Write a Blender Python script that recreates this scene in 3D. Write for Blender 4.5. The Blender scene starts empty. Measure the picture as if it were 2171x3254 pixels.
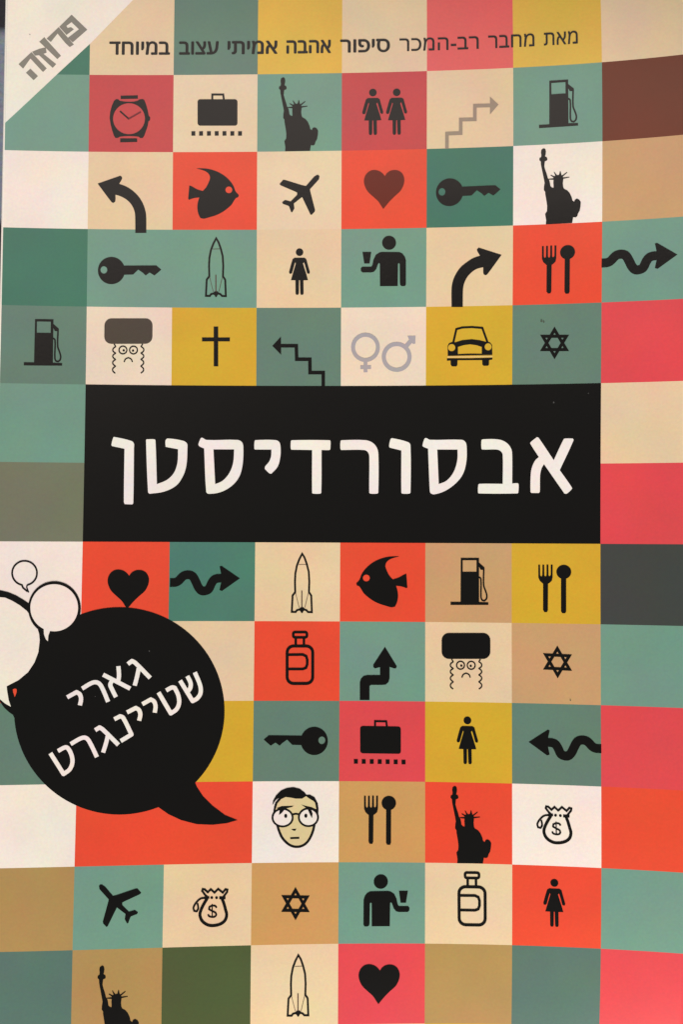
import bpy, bmesh, math
from mathutils import Vector
from mathutils.geometry import delaunay_2d_cdt

C = bpy.context.scene.collection
scene = bpy.context.scene

# ---------------------------------------------------------------- camera
CAM_POS = (0.004831, -0.006655, 0.227081)
CAM_ROT = (0.0241644, 0.0223068, 0.0040498)

cam_data = bpy.data.cameras.new('camera')
cam = bpy.data.objects.new('camera', cam_data)
C.objects.link(cam)
cam.location = CAM_POS
cam.rotation_euler = CAM_ROT
cam_data.sensor_fit = 'VERTICAL'
cam_data.sensor_height = 36.0
cam_data.sensor_width = 24.0
cam_data.lens = 36.066
cam_data.clip_start = 0.01
cam_data.clip_end = 20.0
scene.camera = cam

# ---------------------------------------------------------------- room light
world = bpy.data.worlds.new('World')
scene.world = world
world.use_nodes = True
bg = world.node_tree.nodes['Background']
bg.inputs['Color'].default_value = (1.0, 0.94, 0.86, 1)
bg.inputs['Strength'].default_value = 0.25

def area_lamp(name, loc, target, size, power, colour):
    d = bpy.data.lights.new(name, 'AREA')
    d.shape = 'RECTANGLE'
    d.size, d.size_y = size
    d.energy = power
    d.color = colour
    o = bpy.data.objects.new(name, d)
    C.objects.link(o)
    o.location = loc
    o.rotation_euler = (Vector(target) - Vector(loc)).to_track_quat('-Z', 'Y').to_euler()
    return o

area_lamp('warm_room_lamp', (0.22, -1.52, 0.60), (0, -0.02, 0.02), (0.65, 0.65), 54.5, (1.0, 0.895, 0.76))
area_lamp('window_light', (-0.15, 0.75, 1.50), (0, 0.05, 0.02), (0.8, 0.6), 6.3, (1.0, 0.85, 0.76))

scene.view_settings.view_transform = 'Standard'
scene.view_settings.look = 'None'
scene.view_settings.exposure = 0.0
scene.view_settings.gamma = 1.0
scene.view_settings.use_curve_mapping = False

# ---------------------------------------------------------------- the cover: measures and print data (millimetres)
COL_W = 17.0
ROW_H = 15.6838            # mm, height of one printed row (columns are 17 mm)
BEND = {(0, 2): 3.536, (0, 3): -0.3331, (0, 4): -1.5049, (1, 1): 2.2796, (1, 2): 0.1697, (1, 3): -0.2372, (1, 4): -0.7255, (2, 0): 2.9159, (2, 1): -1.078, (2, 2): -0.7025, (2, 3): 0.3096, (3, 0): 0.429, (3, 1): -0.1474, (3, 2): 0.2843, (4, 0): 0.1588, (4, 1): 0.3332}
INKS = {'black': (0.0036, 0.0038, 0.0041),
 'brown': (0.1329, 0.0253, 0.0075),
 'charcoal': (0.0505, 0.0597, 0.0609),
 'coral': (0.6607, 0.0684, 0.0874),
 'cream': (0.7153, 0.5719, 0.3958),
 'dark_teal': (0.0483, 0.1771, 0.1329),
 'edge_shaded_gold': (0.3895, 0.2569, 0.1025),  # gold darkened in the ink to carry vignetting at the bottom and left
 'gold': (0.5456, 0.3196, 0.1189),
 'green': (0.0698, 0.2045, 0.1689),
 'grey_teal': (0.1171, 0.2133, 0.1829),
 'greyhat': (0.0663, 0.053, 0.0445),
 'hat': (0.0035, 0.004, 0.0045),
 'imprint_grey': (0.2122, 0.206, 0.1948),
 'khaki': (0.1612, 0.1851, 0.1365),
 'lettering_white': (0.8111, 0.8086, 0.8339),
 'light_cream': (0.7281, 0.6045, 0.447),
 'light_mustard': (0.7076, 0.5148, 0.189),
 'lilac_grey': (0.3651, 0.3548, 0.4134),
 'maroon': (0.124, 0.0136, 0.0058),
 'mustard': (0.6003, 0.3903, 0.0342),
 'olive': (0.0699, 0.099, 0.0407),
 'orange': (0.7284, 0.0744, 0.0375),
 'pale_sheen_mustard': (0.6809, 0.4518, 0.0729),  # mustard with the top row's sheen put into its colour
 'paper_white': (0.821, 0.7782, 0.7599),
 'pink': (0.7024, 0.1192, 0.1246),
 'plum': (0.1543, 0.0147, 0.0263),
 'rose': (0.5141, 0.0612, 0.0703),
 'scuff': (0.0687, 0.0719, 0.078),
 'skin': (0.6735, 0.5765, 0.3327),
 'slate_teal': (0.0919, 0.1709, 0.1555),  # grey teal darkened to paint the vignetting along the bottom row
 'smudge': (0.0714, 0.0898, 0.078),
 'soft_black': (0.0881, 0.0492, 0.0459),
 'tan': (0.5334, 0.3311, 0.1759),
 'taupe': (0.3037, 0.2477, 0.2012),
 'teal': (0.1557, 0.3144, 0.266),
 'white_cream': (0.7578, 0.6591, 0.5697)}
KEYS = {'B': 'brown',
 'C': 'cream',
 'D': 'dark_teal',
 'E': 'green',
 'G': 'grey_teal',
 'H': 'white_cream',
 'K': 'black',
 'L': 'light_cream',
 'M': 'mustard',
 'N': 'tan',
 'O': 'orange',
 'P': 'pink',
 'R': 'coral',
 'S': 'slate_teal',
 'T': 'teal',
 'V': 'olive',
 'W': 'paper_white',
 'c': 'charcoal',
 'd': 'edge_shaded_gold',
 'g': 'gold',
 'k': 'khaki',
 'm': 'pale_sheen_mustard',
 'r': 'rose'}
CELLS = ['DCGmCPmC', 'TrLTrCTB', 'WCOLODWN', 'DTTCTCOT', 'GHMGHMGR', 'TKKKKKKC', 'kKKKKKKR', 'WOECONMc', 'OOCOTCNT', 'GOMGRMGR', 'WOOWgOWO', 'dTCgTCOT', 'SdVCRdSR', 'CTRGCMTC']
WORDS = [('במיוחד', -47.09, -34.77), ('עצוב', -32.94, -24.89), ('אמיתי', -23.13, -12.97), ('אהבה', -11.22, -2.19), ('סיפור', -0.39, 9.64), ('רב-המכר', 11.52, 27.28), ('מחבר', 29.13, 38.18), ('מאת', 40.0, 46.51)]
SHAPES = {
 'watch': [
  ('black', [
   ('p',[(-1.74,4.76),(1.71,4.85),(1.78,4.17),(-1.71,4.08)],[],0),
   ('p',[(-1.74,-3.93),(1.67,-3.91),(1.71,-4.63),(-1.73,-4.73)],[],0),
   ('p',[(-2.69,4.03),(-2.24,4.05),(-1.89,3.73),(-0.94,3.56),(0.01,3.51),(0.96,3.56),(1.68,3.74),(2.07,4.01),(2.71,4.09),(3.06,3.9),(3.43,2.97),(3.76,1.85),(3.97,0.73),(4.3,0.33),(4.25,-0.2),(3.94,-0.42),(3.79,-1.35),(3.48,-2.31),(3.12,-3.35),(2.78,-3.83),(2.3,-3.83),(1.98,-3.56),(1.03,-3.47),(0.08,-3.44),(-1.03,-3.48),(-1.82,-3.58),(-2.21,-3.82),(-2.69,-3.85),(-3.01,-3.38),(-3.41,-2.18),(-3.71,-1.06),(-3.91,0.22),(-3.8,1.5),(-3.47,2.71),(-3.08,3.67)],[[(3.22,0.09),(3.18,-0.41),(3.07,-0.89),(2.88,-1.35),(2.62,-1.78),(2.3,-2.15),(1.91,-2.48),(1.49,-2.74),(1.02,-2.93),(0.53,-3.05),(0.03,-3.09),(-0.47,-3.05),(-0.97,-2.94),(-1.43,-2.75),(-1.87,-2.49),(-2.25,-2.17),(-2.58,-1.8),(-2.85,-1.37),(-3.05,-0.91),(-3.17,-0.43),(-3.22,0.06),(-3.18,0.56),(-3.07,1.05),(-2.88,1.51),(-2.62,1.93),(-2.3,2.31),(-1.92,2.64),(-1.49,2.9),(-1.03,3.09),(-0.54,3.21),(-0.03,3.25),(0.47,3.22),(0.96,3.1),(1.43,2.91),(1.87,2.65),(2.25,2.33),(2.59,1.95),(2.85,1.53),(3.05,1.07),(3.17,0.58)]],0),
   ('s',[(-1.84,1.63),(0.0,0.0)],0.32,0,0),
  ]),
  ('plum', [
   ('s',[(-0.08,0.05),(2.38,1.48)],0.32,0,0),
  ]),
 ],
 'suitcase': [
  ('black', [
   ('p',[(3.49,2.64),(3.63,2.62),(3.76,2.56),(3.88,2.48),(3.96,2.36),(4.02,2.23),(4.04,2.09),(4.06,-2.17),(4.04,-2.31),(3.99,-2.44),(3.91,-2.55),(3.8,-2.63),(3.67,-2.69),(3.53,-2.7),(-3.46,-2.66),(-3.6,-2.64),(-3.73,-2.59),(-3.84,-2.5),(-3.93,-2.39),(-3.99,-2.26),(-4.01,-2.12),(-4.04,2.15),(-4.02,2.29),(-3.97,2.42),(-3.88,2.53),(-3.77,2.62),(-3.64,2.67),(-3.5,2.69)],[],0),
   ('s',[(-1.07,2.56),(-1.07,3.64),(1.14,3.62),(1.27,2.58)],0.41,0,0),
   ('p',[(-5.25,-3.8),(-4.45,-3.79),(-4.45,-4.68),(-5.24,-4.69)],[],0),
   ('p',[(-3.69,-3.81),(-2.9,-3.79),(-2.89,-4.69),(-3.69,-4.7)],[],0),
   ('p',[(-2.1,-3.81),(-1.31,-3.8),(-1.3,-4.69),(-2.1,-4.71)],[],0),
   ('p',[(-0.53,-3.82),(0.26,-3.81),(0.27,-4.7),(-0.53,-4.71)],[],0),
   ('p',[(1.04,-3.83),(1.83,-3.82),(1.84,-4.71),(1.05,-4.72)],[],0),
   ('p',[(2.63,-3.84),(3.42,-3.83),(3.43,-4.72),(2.63,-4.73)],[],0),
   ('p',[(4.18,-3.86),(4.98,-3.85),(4.98,-4.74),(4.19,-4.75)],[],0),
  ]),
 ],
 'statue': [
  ('black', [
   ('p',[(-0.17,-0.08),(0.11,0.0),(0.37,-0.22),(0.46,-0.68),(0.41,-1.19),(0.29,-1.65),(0.64,-1.82),(0.75,-2.2),(0.64,-2.46),(0.26,-2.59),(0.21,-2.98),(0.15,-3.59),(0.33,-4.27),(0.64,-5.18),(0.84,-5.94),(1.15,-6.47),(1.26,-7.0),(1.33,-7.53),(1.64,-7.83),(1.92,-7.87),(1.92,-7.45),(1.87,-6.84),(1.92,-6.32),(0.95,-6.23),(0.95,-6.09),(1.89,-6.0),(1.9,-5.86),(1.3,-5.41),(1.46,-5.32),(2.02,-5.61),(2.26,-5.53),(1.95,-4.76),(2.1,-4.79),(2.59,-5.45),(2.96,-5.4),(3.15,-4.67),(3.28,-4.73),(3.45,-5.51),(3.58,-5.52),(4.43,-4.92),(4.56,-5.01),(3.71,-5.76),(3.73,-5.94),(4.95,-5.87),(4.95,-6.01),(3.79,-6.22),(3.76,-6.49),(3.7,-7.1),(3.79,-7.86),(3.94,-8.17),(4.55,-8.53),(5.01,-9.06),(5.39,-9.89),(5.55,-10.57),(5.85,-10.79),(6.0,-10.41),(6.39,-10.21),(6.84,-10.46),(7.12,-10.91),(7.07,-11.75),(6.92,-12.59),(6.61,-13.13),(6.46,-13.67),(6.15,-13.88),(5.7,-13.8),(5.59,-14.38),(5.5,-14.94),(0.48,-14.99),(0.53,-14.18),(0.33,-12.96),(0.68,-12.42),(0.71,-11.43),(0.59,-10.52),(0.33,-9.0),(0.33,-8.62),(0.07,-8.24),(0.1,-7.48),(0.21,-6.87),(0.1,-6.26),(-0.08,-5.35),(-0.33,-4.13),(-0.51,-3.22),(-0.54,-2.61),(-0.82,-2.31),(-0.79,-1.92),(-0.48,-1.72),(-0.43,-1.38),(-0.51,-0.77),(-0.43,-0.31)],[],0),
  ]),
 ],
 'woman': [
  ('black', [
   ('p',[(0.76,-0.0),(0.75,-0.1),(0.73,-0.2),(0.7,-0.29),(0.66,-0.38),(0.6,-0.46),(0.54,-0.54),(0.46,-0.6),(0.38,-0.66),(0.29,-0.7),(0.2,-0.73),(0.1,-0.75),(0.0,-0.76),(-0.1,-0.75),(-0.19,-0.73),(-0.29,-0.7),(-0.38,-0.65),(-0.46,-0.6),(-0.53,-0.53),(-0.6,-0.46),(-0.66,-0.37),(-0.7,-0.29),(-0.73,-0.19),(-0.75,-0.09),(-0.76,0.0),(-0.75,0.1),(-0.73,0.2),(-0.7,0.29),(-0.66,0.38),(-0.6,0.46),(-0.54,0.54),(-0.46,0.6),(-0.38,0.66),(-0.29,0.7),(-0.2,0.73),(-0.1,0.75),(-0.0,0.76),(0.1,0.75),(0.19,0.73),(0.29,0.7),(0.38,0.65),(0.46,0.6),(0.53,0.53),(0.6,0.46),(0.66,0.37),(0.7,0.29),(0.73,0.19),(0.75,0.09)],[],0),
   ('p',[(-0.99,-1.1),(0.98,-1.11),(1.38,-1.39),(1.65,-2.42),(2.1,-3.97),(1.99,-4.31),(1.67,-4.31),(1.51,-4.15),(1.08,-2.57),(0.89,-2.02),(0.7,-2.26),(1.31,-4.15),(1.73,-5.6),(0.81,-5.63),(0.85,-8.24),(0.69,-8.53),(0.3,-8.53),(0.17,-8.24),(0.08,-5.62),(-0.08,-5.62),(-0.1,-8.24),(-0.26,-8.52),(-0.65,-8.52),(-0.78,-8.24),(-0.82,-5.62),(-1.72,-5.59),(-1.3,-4.14),(-0.75,-2.25),(-0.86,-2.01),(-1.04,-2.56),(-1.47,-4.14),(-1.69,-4.33),(-2.01,-4.29),(-2.12,-3.98),(-1.7,-2.4),(-1.39,-1.38)],[],0),
  ]),
 ],
 'steps_right': [
  ('taupe', [
   ('s',[(-4.87,-5.66),(-4.87,-2.67),(-2.16,-2.65),(-2.16,0.04),(0.62,0.01),(0.62,2.72),(3.7,2.68)],0.72,0,0),
   ('p',[(3.58,4.44),(5.26,2.79),(3.57,0.87)],[],0),
  ]),
 ],
 'steps_left': [
  ('black', [
   ('s',[(4.92,-5.65),(4.91,-2.79),(2.25,-2.79),(2.21,-0.11),(-0.44,-0.11),(-0.53,2.6),(-3.64,2.6)],0.71,0,0),
   ('p',[(-3.62,4.45),(-5.35,2.57),(-3.57,0.79)],[],0),
  ]),
 ],
 'pump': [
  ('black', [
   ('p',[(-1.72,9.28),(1.88,9.3),(1.91,0.58),(3.72,0.52),(3.72,0.01),(-3.73,-0.07),(-3.73,0.56),(-1.76,0.57)],[[(-1.34,8.81),(1.37,8.83),(1.37,6.55),(-1.33,6.53)]],0),
   ('p',[(1.84,8.42),(2.96,7.43),(2.96,6.92),(2.18,6.96),(1.84,7.64)],[],0),
   ('s',[(2.81,7.15),(2.79,3.88),(3.15,2.8),(3.41,1.87),(3.3,1.17),(2.92,0.82),(2.49,0.96),(2.27,1.55),(2.25,5.12),(1.88,5.51)],0.32,0,1),
  ]),
 ],
 'curve_left': [
  ('black', [
   ('p',[(-5.42,3.85),(-0.92,5.49),(-0.55,5.25),(-0.55,4.86),(-1.11,3.85),(0.29,3.32),(1.56,2.53),(2.67,1.48),(3.47,0.34),(4.03,-0.93),(4.36,-2.36),(4.43,-6.04),(2.21,-6.06),(2.15,-2.69),(1.98,-1.58),(1.42,-0.39),(0.63,0.48),(-0.32,1.11),(-1.27,1.5),(-1.83,1.63),(-1.86,0.3),(-2.24,-0.02),(-2.6,0.14)],[],1),
  ]),
 ],
 'curve_right': [
  ('black', [
   ('p',[(5.82,3.89),(1.36,5.44),(0.99,5.14),(1.03,4.82),(1.6,3.82),(0.29,3.41),(-0.94,2.66),(-2.17,1.68),(-3.1,0.38),(-3.71,-1.01),(-3.97,-2.57),(-3.95,-6.2),(-1.72,-6.24),(-1.69,-2.76),(-1.46,-1.52),(-0.85,-0.29),(-0.0,0.62),(0.92,1.22),(2.23,1.55),(2.31,0.23),(2.7,-0.05),(3.08,0.16)],[],1),
  ]),
 ],
 'fish': [
  ('black', [
   ('p',[(-3.47,5.04),(-2.44,5.05),(-1.17,4.94),(0.1,4.62),(1.38,4.06),(2.49,3.31),(3.45,2.35),(4.08,1.4),(4.48,0.37),(5.12,-0.35),(4.97,-0.79),(4.57,-0.93),(4.18,-1.45),(3.62,-2.32),(2.84,-3.03),(1.73,-3.82),(0.46,-4.42),(-0.96,-4.85),(-1.91,-5.09),(-2.62,-4.96),(-3.02,-4.14),(-3.23,-3.03),(-3.16,-1.92),(-2.85,-0.81),(-3.99,-0.96),(-4.91,-1.28),(-5.1,-1.12),(-4.88,1.61),(-4.48,1.47),(-3.37,0.86),(-2.17,0.46),(-1.46,1.26),(-0.92,2.37),(-0.71,3.16),(-1.0,3.95),(-1.8,4.54)],[[(3.79,0.69),(3.78,0.58),(3.75,0.48),(3.71,0.38),(3.66,0.29),(3.59,0.2),(3.51,0.14),(3.42,0.08),(3.32,0.04),(3.21,0.02),(3.11,0.01),(3.0,0.02),(2.9,0.04),(2.8,0.08),(2.71,0.14),(2.62,0.21),(2.55,0.29),(2.5,0.38),(2.46,0.48),(2.43,0.58),(2.42,0.69),(2.43,0.8),(2.45,0.9),(2.5,1.0),(2.55,1.09),(2.62,1.17),(2.7,1.24),(2.79,1.3),(2.89,1.34),(2.99,1.36),(3.1,1.37),(3.21,1.36),(3.31,1.34),(3.41,1.29),(3.5,1.24),(3.58,1.17),(3.65,1.09),(3.71,1.0),(3.75,0.9),(3.78,0.79)]],1),
  ]),
 ],
 'plane': [
  ('black', [
   ('p',[(3.73,3.98),(4.02,3.71),(3.89,3.08),(2.11,1.13),(2.16,0.73),(3.14,-3.06),(3.05,-3.4),(2.42,-4.04),(2.18,-3.91),(0.51,-0.43),(-1.15,-1.72),(-1.02,-2.7),(-1.46,-3.49),(-1.7,-3.41),(-2.1,-2.3),(-2.3,-2.14),(-3.36,-1.77),(-3.51,-1.42),(-2.89,-1.0),(-1.78,-1.28),(-0.52,-0.03),(-0.48,0.45),(-0.92,0.69),(-3.77,1.93),(-4.06,2.21),(-3.3,3.06),(-2.83,2.99),(0.5,1.94),(1.29,1.77),(2.86,3.57),(3.42,3.95)],[],0),
  ]),
 ],
 'heart': [
  ('black', [
   ('p',[(0.0,0.0),(0.39,0.57),(1.02,1.0),(1.8,1.17),(2.66,1.05),(3.44,0.48),(3.84,-0.39),(3.87,-1.18),(3.61,-2.11),(3.07,-3.04),(1.97,-4.04),(1.04,-4.96),(0.41,-5.69),(-0.29,-6.54),(-0.68,-5.98),(-1.32,-5.0),(-2.26,-4.12),(-3.36,-3.08),(-3.92,-2.13),(-4.19,-1.1),(-4.03,-0.08),(-3.53,0.69),(-2.91,1.11),(-2.12,1.25),(-1.18,1.04),(-0.47,0.56)],[],1),
  ]),
 ],
 'key': [
  ('black', [
   ('p',[(2.7,0.03),(2.68,-0.28),(2.64,-0.58),(2.55,-0.88),(2.44,-1.16),(2.3,-1.44),(2.12,-1.69),(1.92,-1.92),(1.7,-2.13),(1.46,-2.31),(1.19,-2.46),(0.92,-2.58),(0.63,-2.67),(0.33,-2.73),(0.03,-2.75),(-0.27,-2.74),(-0.57,-2.69),(-0.86,-2.61),(-1.14,-2.49),(-1.41,-2.35),(-1.66,-2.17),(-1.88,-1.97),(-2.09,-1.74),(-2.26,-1.49),(-2.41,-1.22),(-2.53,-0.94),(-2.62,-0.65),(-2.67,-0.34),(-2.69,-0.03),(-2.68,0.27),(-2.63,0.58),(-2.55,0.88),(-2.44,1.16),(-2.3,1.43),(-2.12,1.69),(-1.92,1.92),(-1.7,2.13),(-1.46,2.31),(-1.19,2.46),(-0.92,2.58),(-0.63,2.67),(-0.33,2.73),(-0.03,2.75),(0.28,2.74),(0.57,2.69),(0.87,2.61),(1.15,2.49),(1.41,2.34),(1.66,2.17),(1.89,1.97),(2.09,1.74),(2.27,1.49),(2.42,1.22),(2.54,0.94),(2.62,0.64),(2.68,0.34)],[[(-0.83,0.12),(-0.84,0.0),(-0.86,-0.11),(-0.9,-0.22),(-0.96,-0.32),(-1.02,-0.41),(-1.1,-0.49),(-1.19,-0.55),(-1.29,-0.6),(-1.39,-0.63),(-1.5,-0.64),(-1.6,-0.63),(-1.7,-0.6),(-1.8,-0.56),(-1.89,-0.5),(-1.97,-0.43),(-2.04,-0.34),(-2.1,-0.24),(-2.14,-0.13),(-2.17,-0.02),(-2.18,0.1),(-2.17,0.22),(-2.15,0.33),(-2.11,0.44),(-2.05,0.54),(-1.99,0.63),(-1.91,0.71),(-1.82,0.77),(-1.72,0.82),(-1.62,0.85),(-1.51,0.86),(-1.41,0.85),(-1.3,0.82),(-1.21,0.78),(-1.12,0.72),(-1.03,0.64),(-0.96,0.55),(-0.91,0.46),(-0.87,0.35),(-0.84,0.23)]],0),
   ('p',[(2.14,1.03),(8.98,1.12),(9.98,0.28),(9.23,-0.39),(8.6,-0.9),(7.65,-0.32),(7.34,-0.56),(6.84,-0.92),(6.32,-0.41),(5.37,0.25),(4.35,-0.75),(2.16,-0.82)],[],0),
  ]),
 ],
 'rocket': [
  ('black', [
   ('s',[(0.0,-0.28),(-0.57,-1.38),(-1.04,-2.64),(-1.34,-4.21),(-1.41,-5.78),(-1.35,-7.94),(-1.86,-8.6),(-2.01,-11.85),(-1.24,-11.88),(-0.98,-11.52),(-0.51,-11.38),(-0.04,-11.64),(0.48,-11.37),(0.9,-11.51),(1.22,-11.87),(2.0,-11.9),(1.86,-8.62),(1.4,-7.93),(1.45,-5.77),(1.33,-3.89),(0.93,-2.32),(0.48,-1.07)],0.39,1,0),
   ('p',[(-0.62,-11.33),(-0.25,-10.94),(0.27,-10.9),(0.7,-11.28),(0.36,-11.64),(0.17,-12.03),(-0.08,-12.12),(-0.27,-11.72)],[],0),
  ]),
  ('soft_black', [
   ('s',[(-0.03,-7.62),(-0.01,-11.01)],0.23,0,0),
  ]),
  ('soft_black', [
   ('s',[(-1.28,-8.05),(-0.96,-9.38),(-0.53,-11.02)],0.11,0,0),
   ('s',[(1.3,-8.04),(0.97,-9.37),(0.6,-11.01)],0.11,0,0),
   ('s',[(-0.68,-2.45),(0.8,-2.41)],0.09,0,0),
  ]),
 ],
 'man': [
  ('black', [
   ('p',[(1.39,-0.02),(1.38,-0.2),(1.35,-0.38),(1.29,-0.55),(1.21,-0.71),(1.11,-0.86),(0.99,-1.0),(0.85,-1.12),(0.7,-1.22),(0.54,-1.3),(0.37,-1.35),(0.19,-1.38),(0.01,-1.39),(-0.18,-1.38),(-0.36,-1.34),(-0.53,-1.28),(-0.69,-1.2),(-0.85,-1.09),(-0.98,-0.97),(-1.1,-0.83),(-1.21,-0.68),(-1.29,-0.51),(-1.35,-0.34),(-1.38,-0.16),(-1.4,0.02),(-1.38,0.2),(-1.35,0.38),(-1.29,0.55),(-1.21,0.71),(-1.11,0.86),(-0.99,1.0),(-0.85,1.12),(-0.7,1.22),(-0.54,1.3),(-0.37,1.35),(-0.19,1.38),(-0.01,1.39),(0.18,1.38),(0.36,1.34),(0.53,1.28),(0.69,1.2),(0.84,1.09),(0.98,0.97),(1.1,0.83),(1.21,0.68),(1.29,0.51),(1.35,0.34),(1.38,0.16)],[],0),
   ('p',[(-1.92,-1.9),(-1.37,-1.8),(2.08,-1.88),(2.7,-2.2),(3.17,-2.83),(3.38,-3.54),(3.4,-8.31),(3.2,-8.65),(2.57,-8.66),(2.26,-8.45),(2.18,-8.06),(2.13,-4.23),(1.96,-4.04),(1.8,-4.22),(1.76,-8.63),(-1.79,-8.61),(-1.84,-4.17),(-1.99,-3.98),(-2.18,-4.17),(-2.54,-5.18),(-3.01,-5.73),(-3.56,-5.86),(-5.29,-5.84),(-5.6,-5.57),(-5.65,-5.04),(-5.37,-4.7),(-3.56,-4.72),(-3.33,-4.39),(-3.1,-3.3),(-2.63,-2.36)],[],0),
   ('p',[(-5.33,-1.75),(-3.56,-1.77),(-3.88,-4.07),(-4.95,-4.06)],[],0),
  ]),
 ],
 'cutlery': [
  ('black', [
   ('p',[(-4.9,1.41),(-4.55,1.41),(-4.52,-0.63),(-4.4,-0.87),(-4.22,-0.87),(-4.13,-0.62),(-4.1,1.42),(-3.75,1.42),(-3.72,-0.62),(-3.61,-0.87),(-3.42,-0.87),(-3.33,-0.62),(-3.3,1.46),(-2.95,1.46),(-2.92,-0.61),(-2.8,-0.86),(-2.62,-0.77),(-2.51,-0.53),(-2.5,1.45),(-2.13,1.43),(-2.14,-1.07),(-2.29,-1.72),(-2.66,-2.08),(-3.01,-2.31),(-3.05,-7.49),(-3.23,-7.89),(-3.73,-7.9),(-3.99,-7.5),(-3.98,-2.32),(-4.25,-2.1),(-4.63,-1.74),(-4.89,-1.1)],[],0),
   ('p',[(1.42,0.04),(1.41,-0.14),(1.37,-0.32),(1.31,-0.49),(1.23,-0.65),(1.13,-0.8),(1.01,-0.94),(0.87,-1.06),(0.71,-1.16),(0.54,-1.25),(0.37,-1.31),(0.18,-1.34),(-0.0,-1.36),(-0.19,-1.35),(-0.37,-1.31),(-0.55,-1.26),(-0.71,-1.18),(-0.87,-1.08),(-1.01,-0.96),(-1.13,-0.83),(-1.24,-0.68),(-1.32,-0.51),(-1.38,-0.34),(-1.42,-0.16),(-1.43,0.02),(-1.42,0.2),(-1.38,0.38),(-1.32,0.55),(-1.24,0.71),(-1.13,0.87),(-1.01,1.0),(-0.87,1.13),(-0.71,1.23),(-0.54,1.31),(-0.37,1.37),(-0.19,1.41),(0.0,1.42),(0.19,1.41),(0.37,1.38),(0.55,1.32),(0.71,1.24),(0.87,1.14),(1.01,1.02),(1.13,0.89),(1.23,0.74),(1.32,0.57),(1.37,0.4),(1.41,0.23)],[],0),
   ('p',[(-0.54,-0.9),(0.46,-0.89),(0.45,-7.67),(0.26,-8.06),(-0.31,-8.06),(-0.55,-7.68)],[],0),
  ]),
 ],
 'squiggle': [
  ('black', [
   ('s',[(0.0,0.0),(0.96,0.02),(1.65,0.31),(2.64,1.3),(3.57,1.55),(4.43,1.26),(5.06,0.24),(5.62,-0.93),(6.25,-1.6),(6.95,-1.63),(7.65,-1.31),(8.18,-0.22),(8.71,0.56),(9.41,0.85),(10.27,0.88)],1.74,0,1),
   ('p',[(9.77,3.22),(10.16,3.34),(13.83,0.86),(10.3,-1.65),(9.8,-1.47),(10.09,-0.06),(10.07,1.82)],[],0),
  ]),
 ],
 'hat_face': [
  ('hat', [
   ('p',[(3.38,2.6),(3.75,2.56),(4.09,2.42),(4.38,2.2),(4.6,1.9),(4.75,1.56),(4.79,1.19),(4.79,-1.07),(4.74,-1.43),(4.6,-1.78),(4.37,-2.08),(4.08,-2.31),(3.74,-2.46),(3.37,-2.51),(-3.37,-2.6),(-3.74,-2.55),(-4.09,-2.42),(-4.38,-2.19),(-4.61,-1.9),(-4.75,-1.56),(-4.8,-1.19),(-4.8,1.08),(-4.75,1.45),(-4.61,1.79),(-4.38,2.09),(-4.09,2.32),(-3.74,2.47),(-3.37,2.52)],[],0),
  ]),
  ('black', [
   ('p',[(-0.16,-3.81),(-0.17,-3.91),(-0.19,-4.01),(-0.22,-4.11),(-0.25,-4.21),(-0.3,-4.3),(-0.36,-4.38),(-0.43,-4.46),(-0.51,-4.52),(-0.59,-4.58),(-0.68,-4.63),(-0.77,-4.67),(-0.87,-4.7),(-0.97,-4.72),(-1.07,-4.73),(-1.17,-4.73),(-1.27,-4.71),(-1.37,-4.68),(-1.46,-4.64),(-1.55,-4.6),(-1.63,-4.54),(-1.71,-4.47),(-1.78,-4.4),(-1.83,-4.32),(-1.88,-4.23),(-1.92,-4.13),(-1.95,-4.04),(-1.97,-3.94),(-1.97,-3.84),(-1.97,-3.73),(-1.95,-3.63),(-1.92,-3.54),(-1.88,-3.44),(-1.83,-3.35),(-1.78,-3.27),(-1.71,-3.19),(-1.63,-3.12),(-1.55,-3.06),(-1.46,-3.01),(-1.37,-2.97),(-1.27,-2.94),(-1.17,-2.93),(-1.07,-2.92),(-0.97,-2.92),(-0.87,-2.94),(-0.77,-2.97),(-0.68,-3.0),(-0.59,-3.05),(-0.5,-3.11),(-0.43,-3.18),(-0.36,-3.25),(-0.3,-3.33),(-0.25,-3.42),(-0.22,-3.51),(-0.19,-3.61),(-0.17,-3.71)],[[(-0.43,-3.82),(-0.43,-3.89),(-0.44,-3.96),(-0.46,-4.03),(-0.49,-4.1),(-0.53,-4.16),(-0.57,-4.22),(-0.62,-4.27),(-0.67,-4.32),(-0.73,-4.36),(-0.79,-4.4),(-0.86,-4.43),(-0.93,-4.45),(-1.0,-4.46),(-1.07,-4.47),(-1.14,-4.46),(-1.21,-4.45),(-1.28,-4.43),(-1.35,-4.41),(-1.41,-4.37),(-1.47,-4.33),(-1.52,-4.28),(-1.57,-4.23),(-1.61,-4.17),(-1.65,-4.11),(-1.67,-4.04),(-1.69,-3.98),(-1.71,-3.9),(-1.71,-3.83),(-1.71,-3.76),(-1.69,-3.69),(-1.67,-3.62),(-1.65,-3.55),(-1.61,-3.49),(-1.57,-3.43),(-1.52,-3.38),(-1.47,-3.33),(-1.41,-3.28),(-1.35,-3.25),(-1.28,-3.22),(-1.21,-3.2),(-1.14,-3.19),(-1.07,-3.18),(-1.0,-3.18),(-0.93,-3.2),(-0.86,-3.22),(-0.79,-3.24),(-0.73,-3.28),(-0.67,-3.32),(-0.61,-3.36),(-0.57,-3.42),(-0.53,-3.48),(-0.49,-3.54),(-0.46,-3.6),(-0.44,-3.67),(-0.43,-3.74)]],0),
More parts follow.
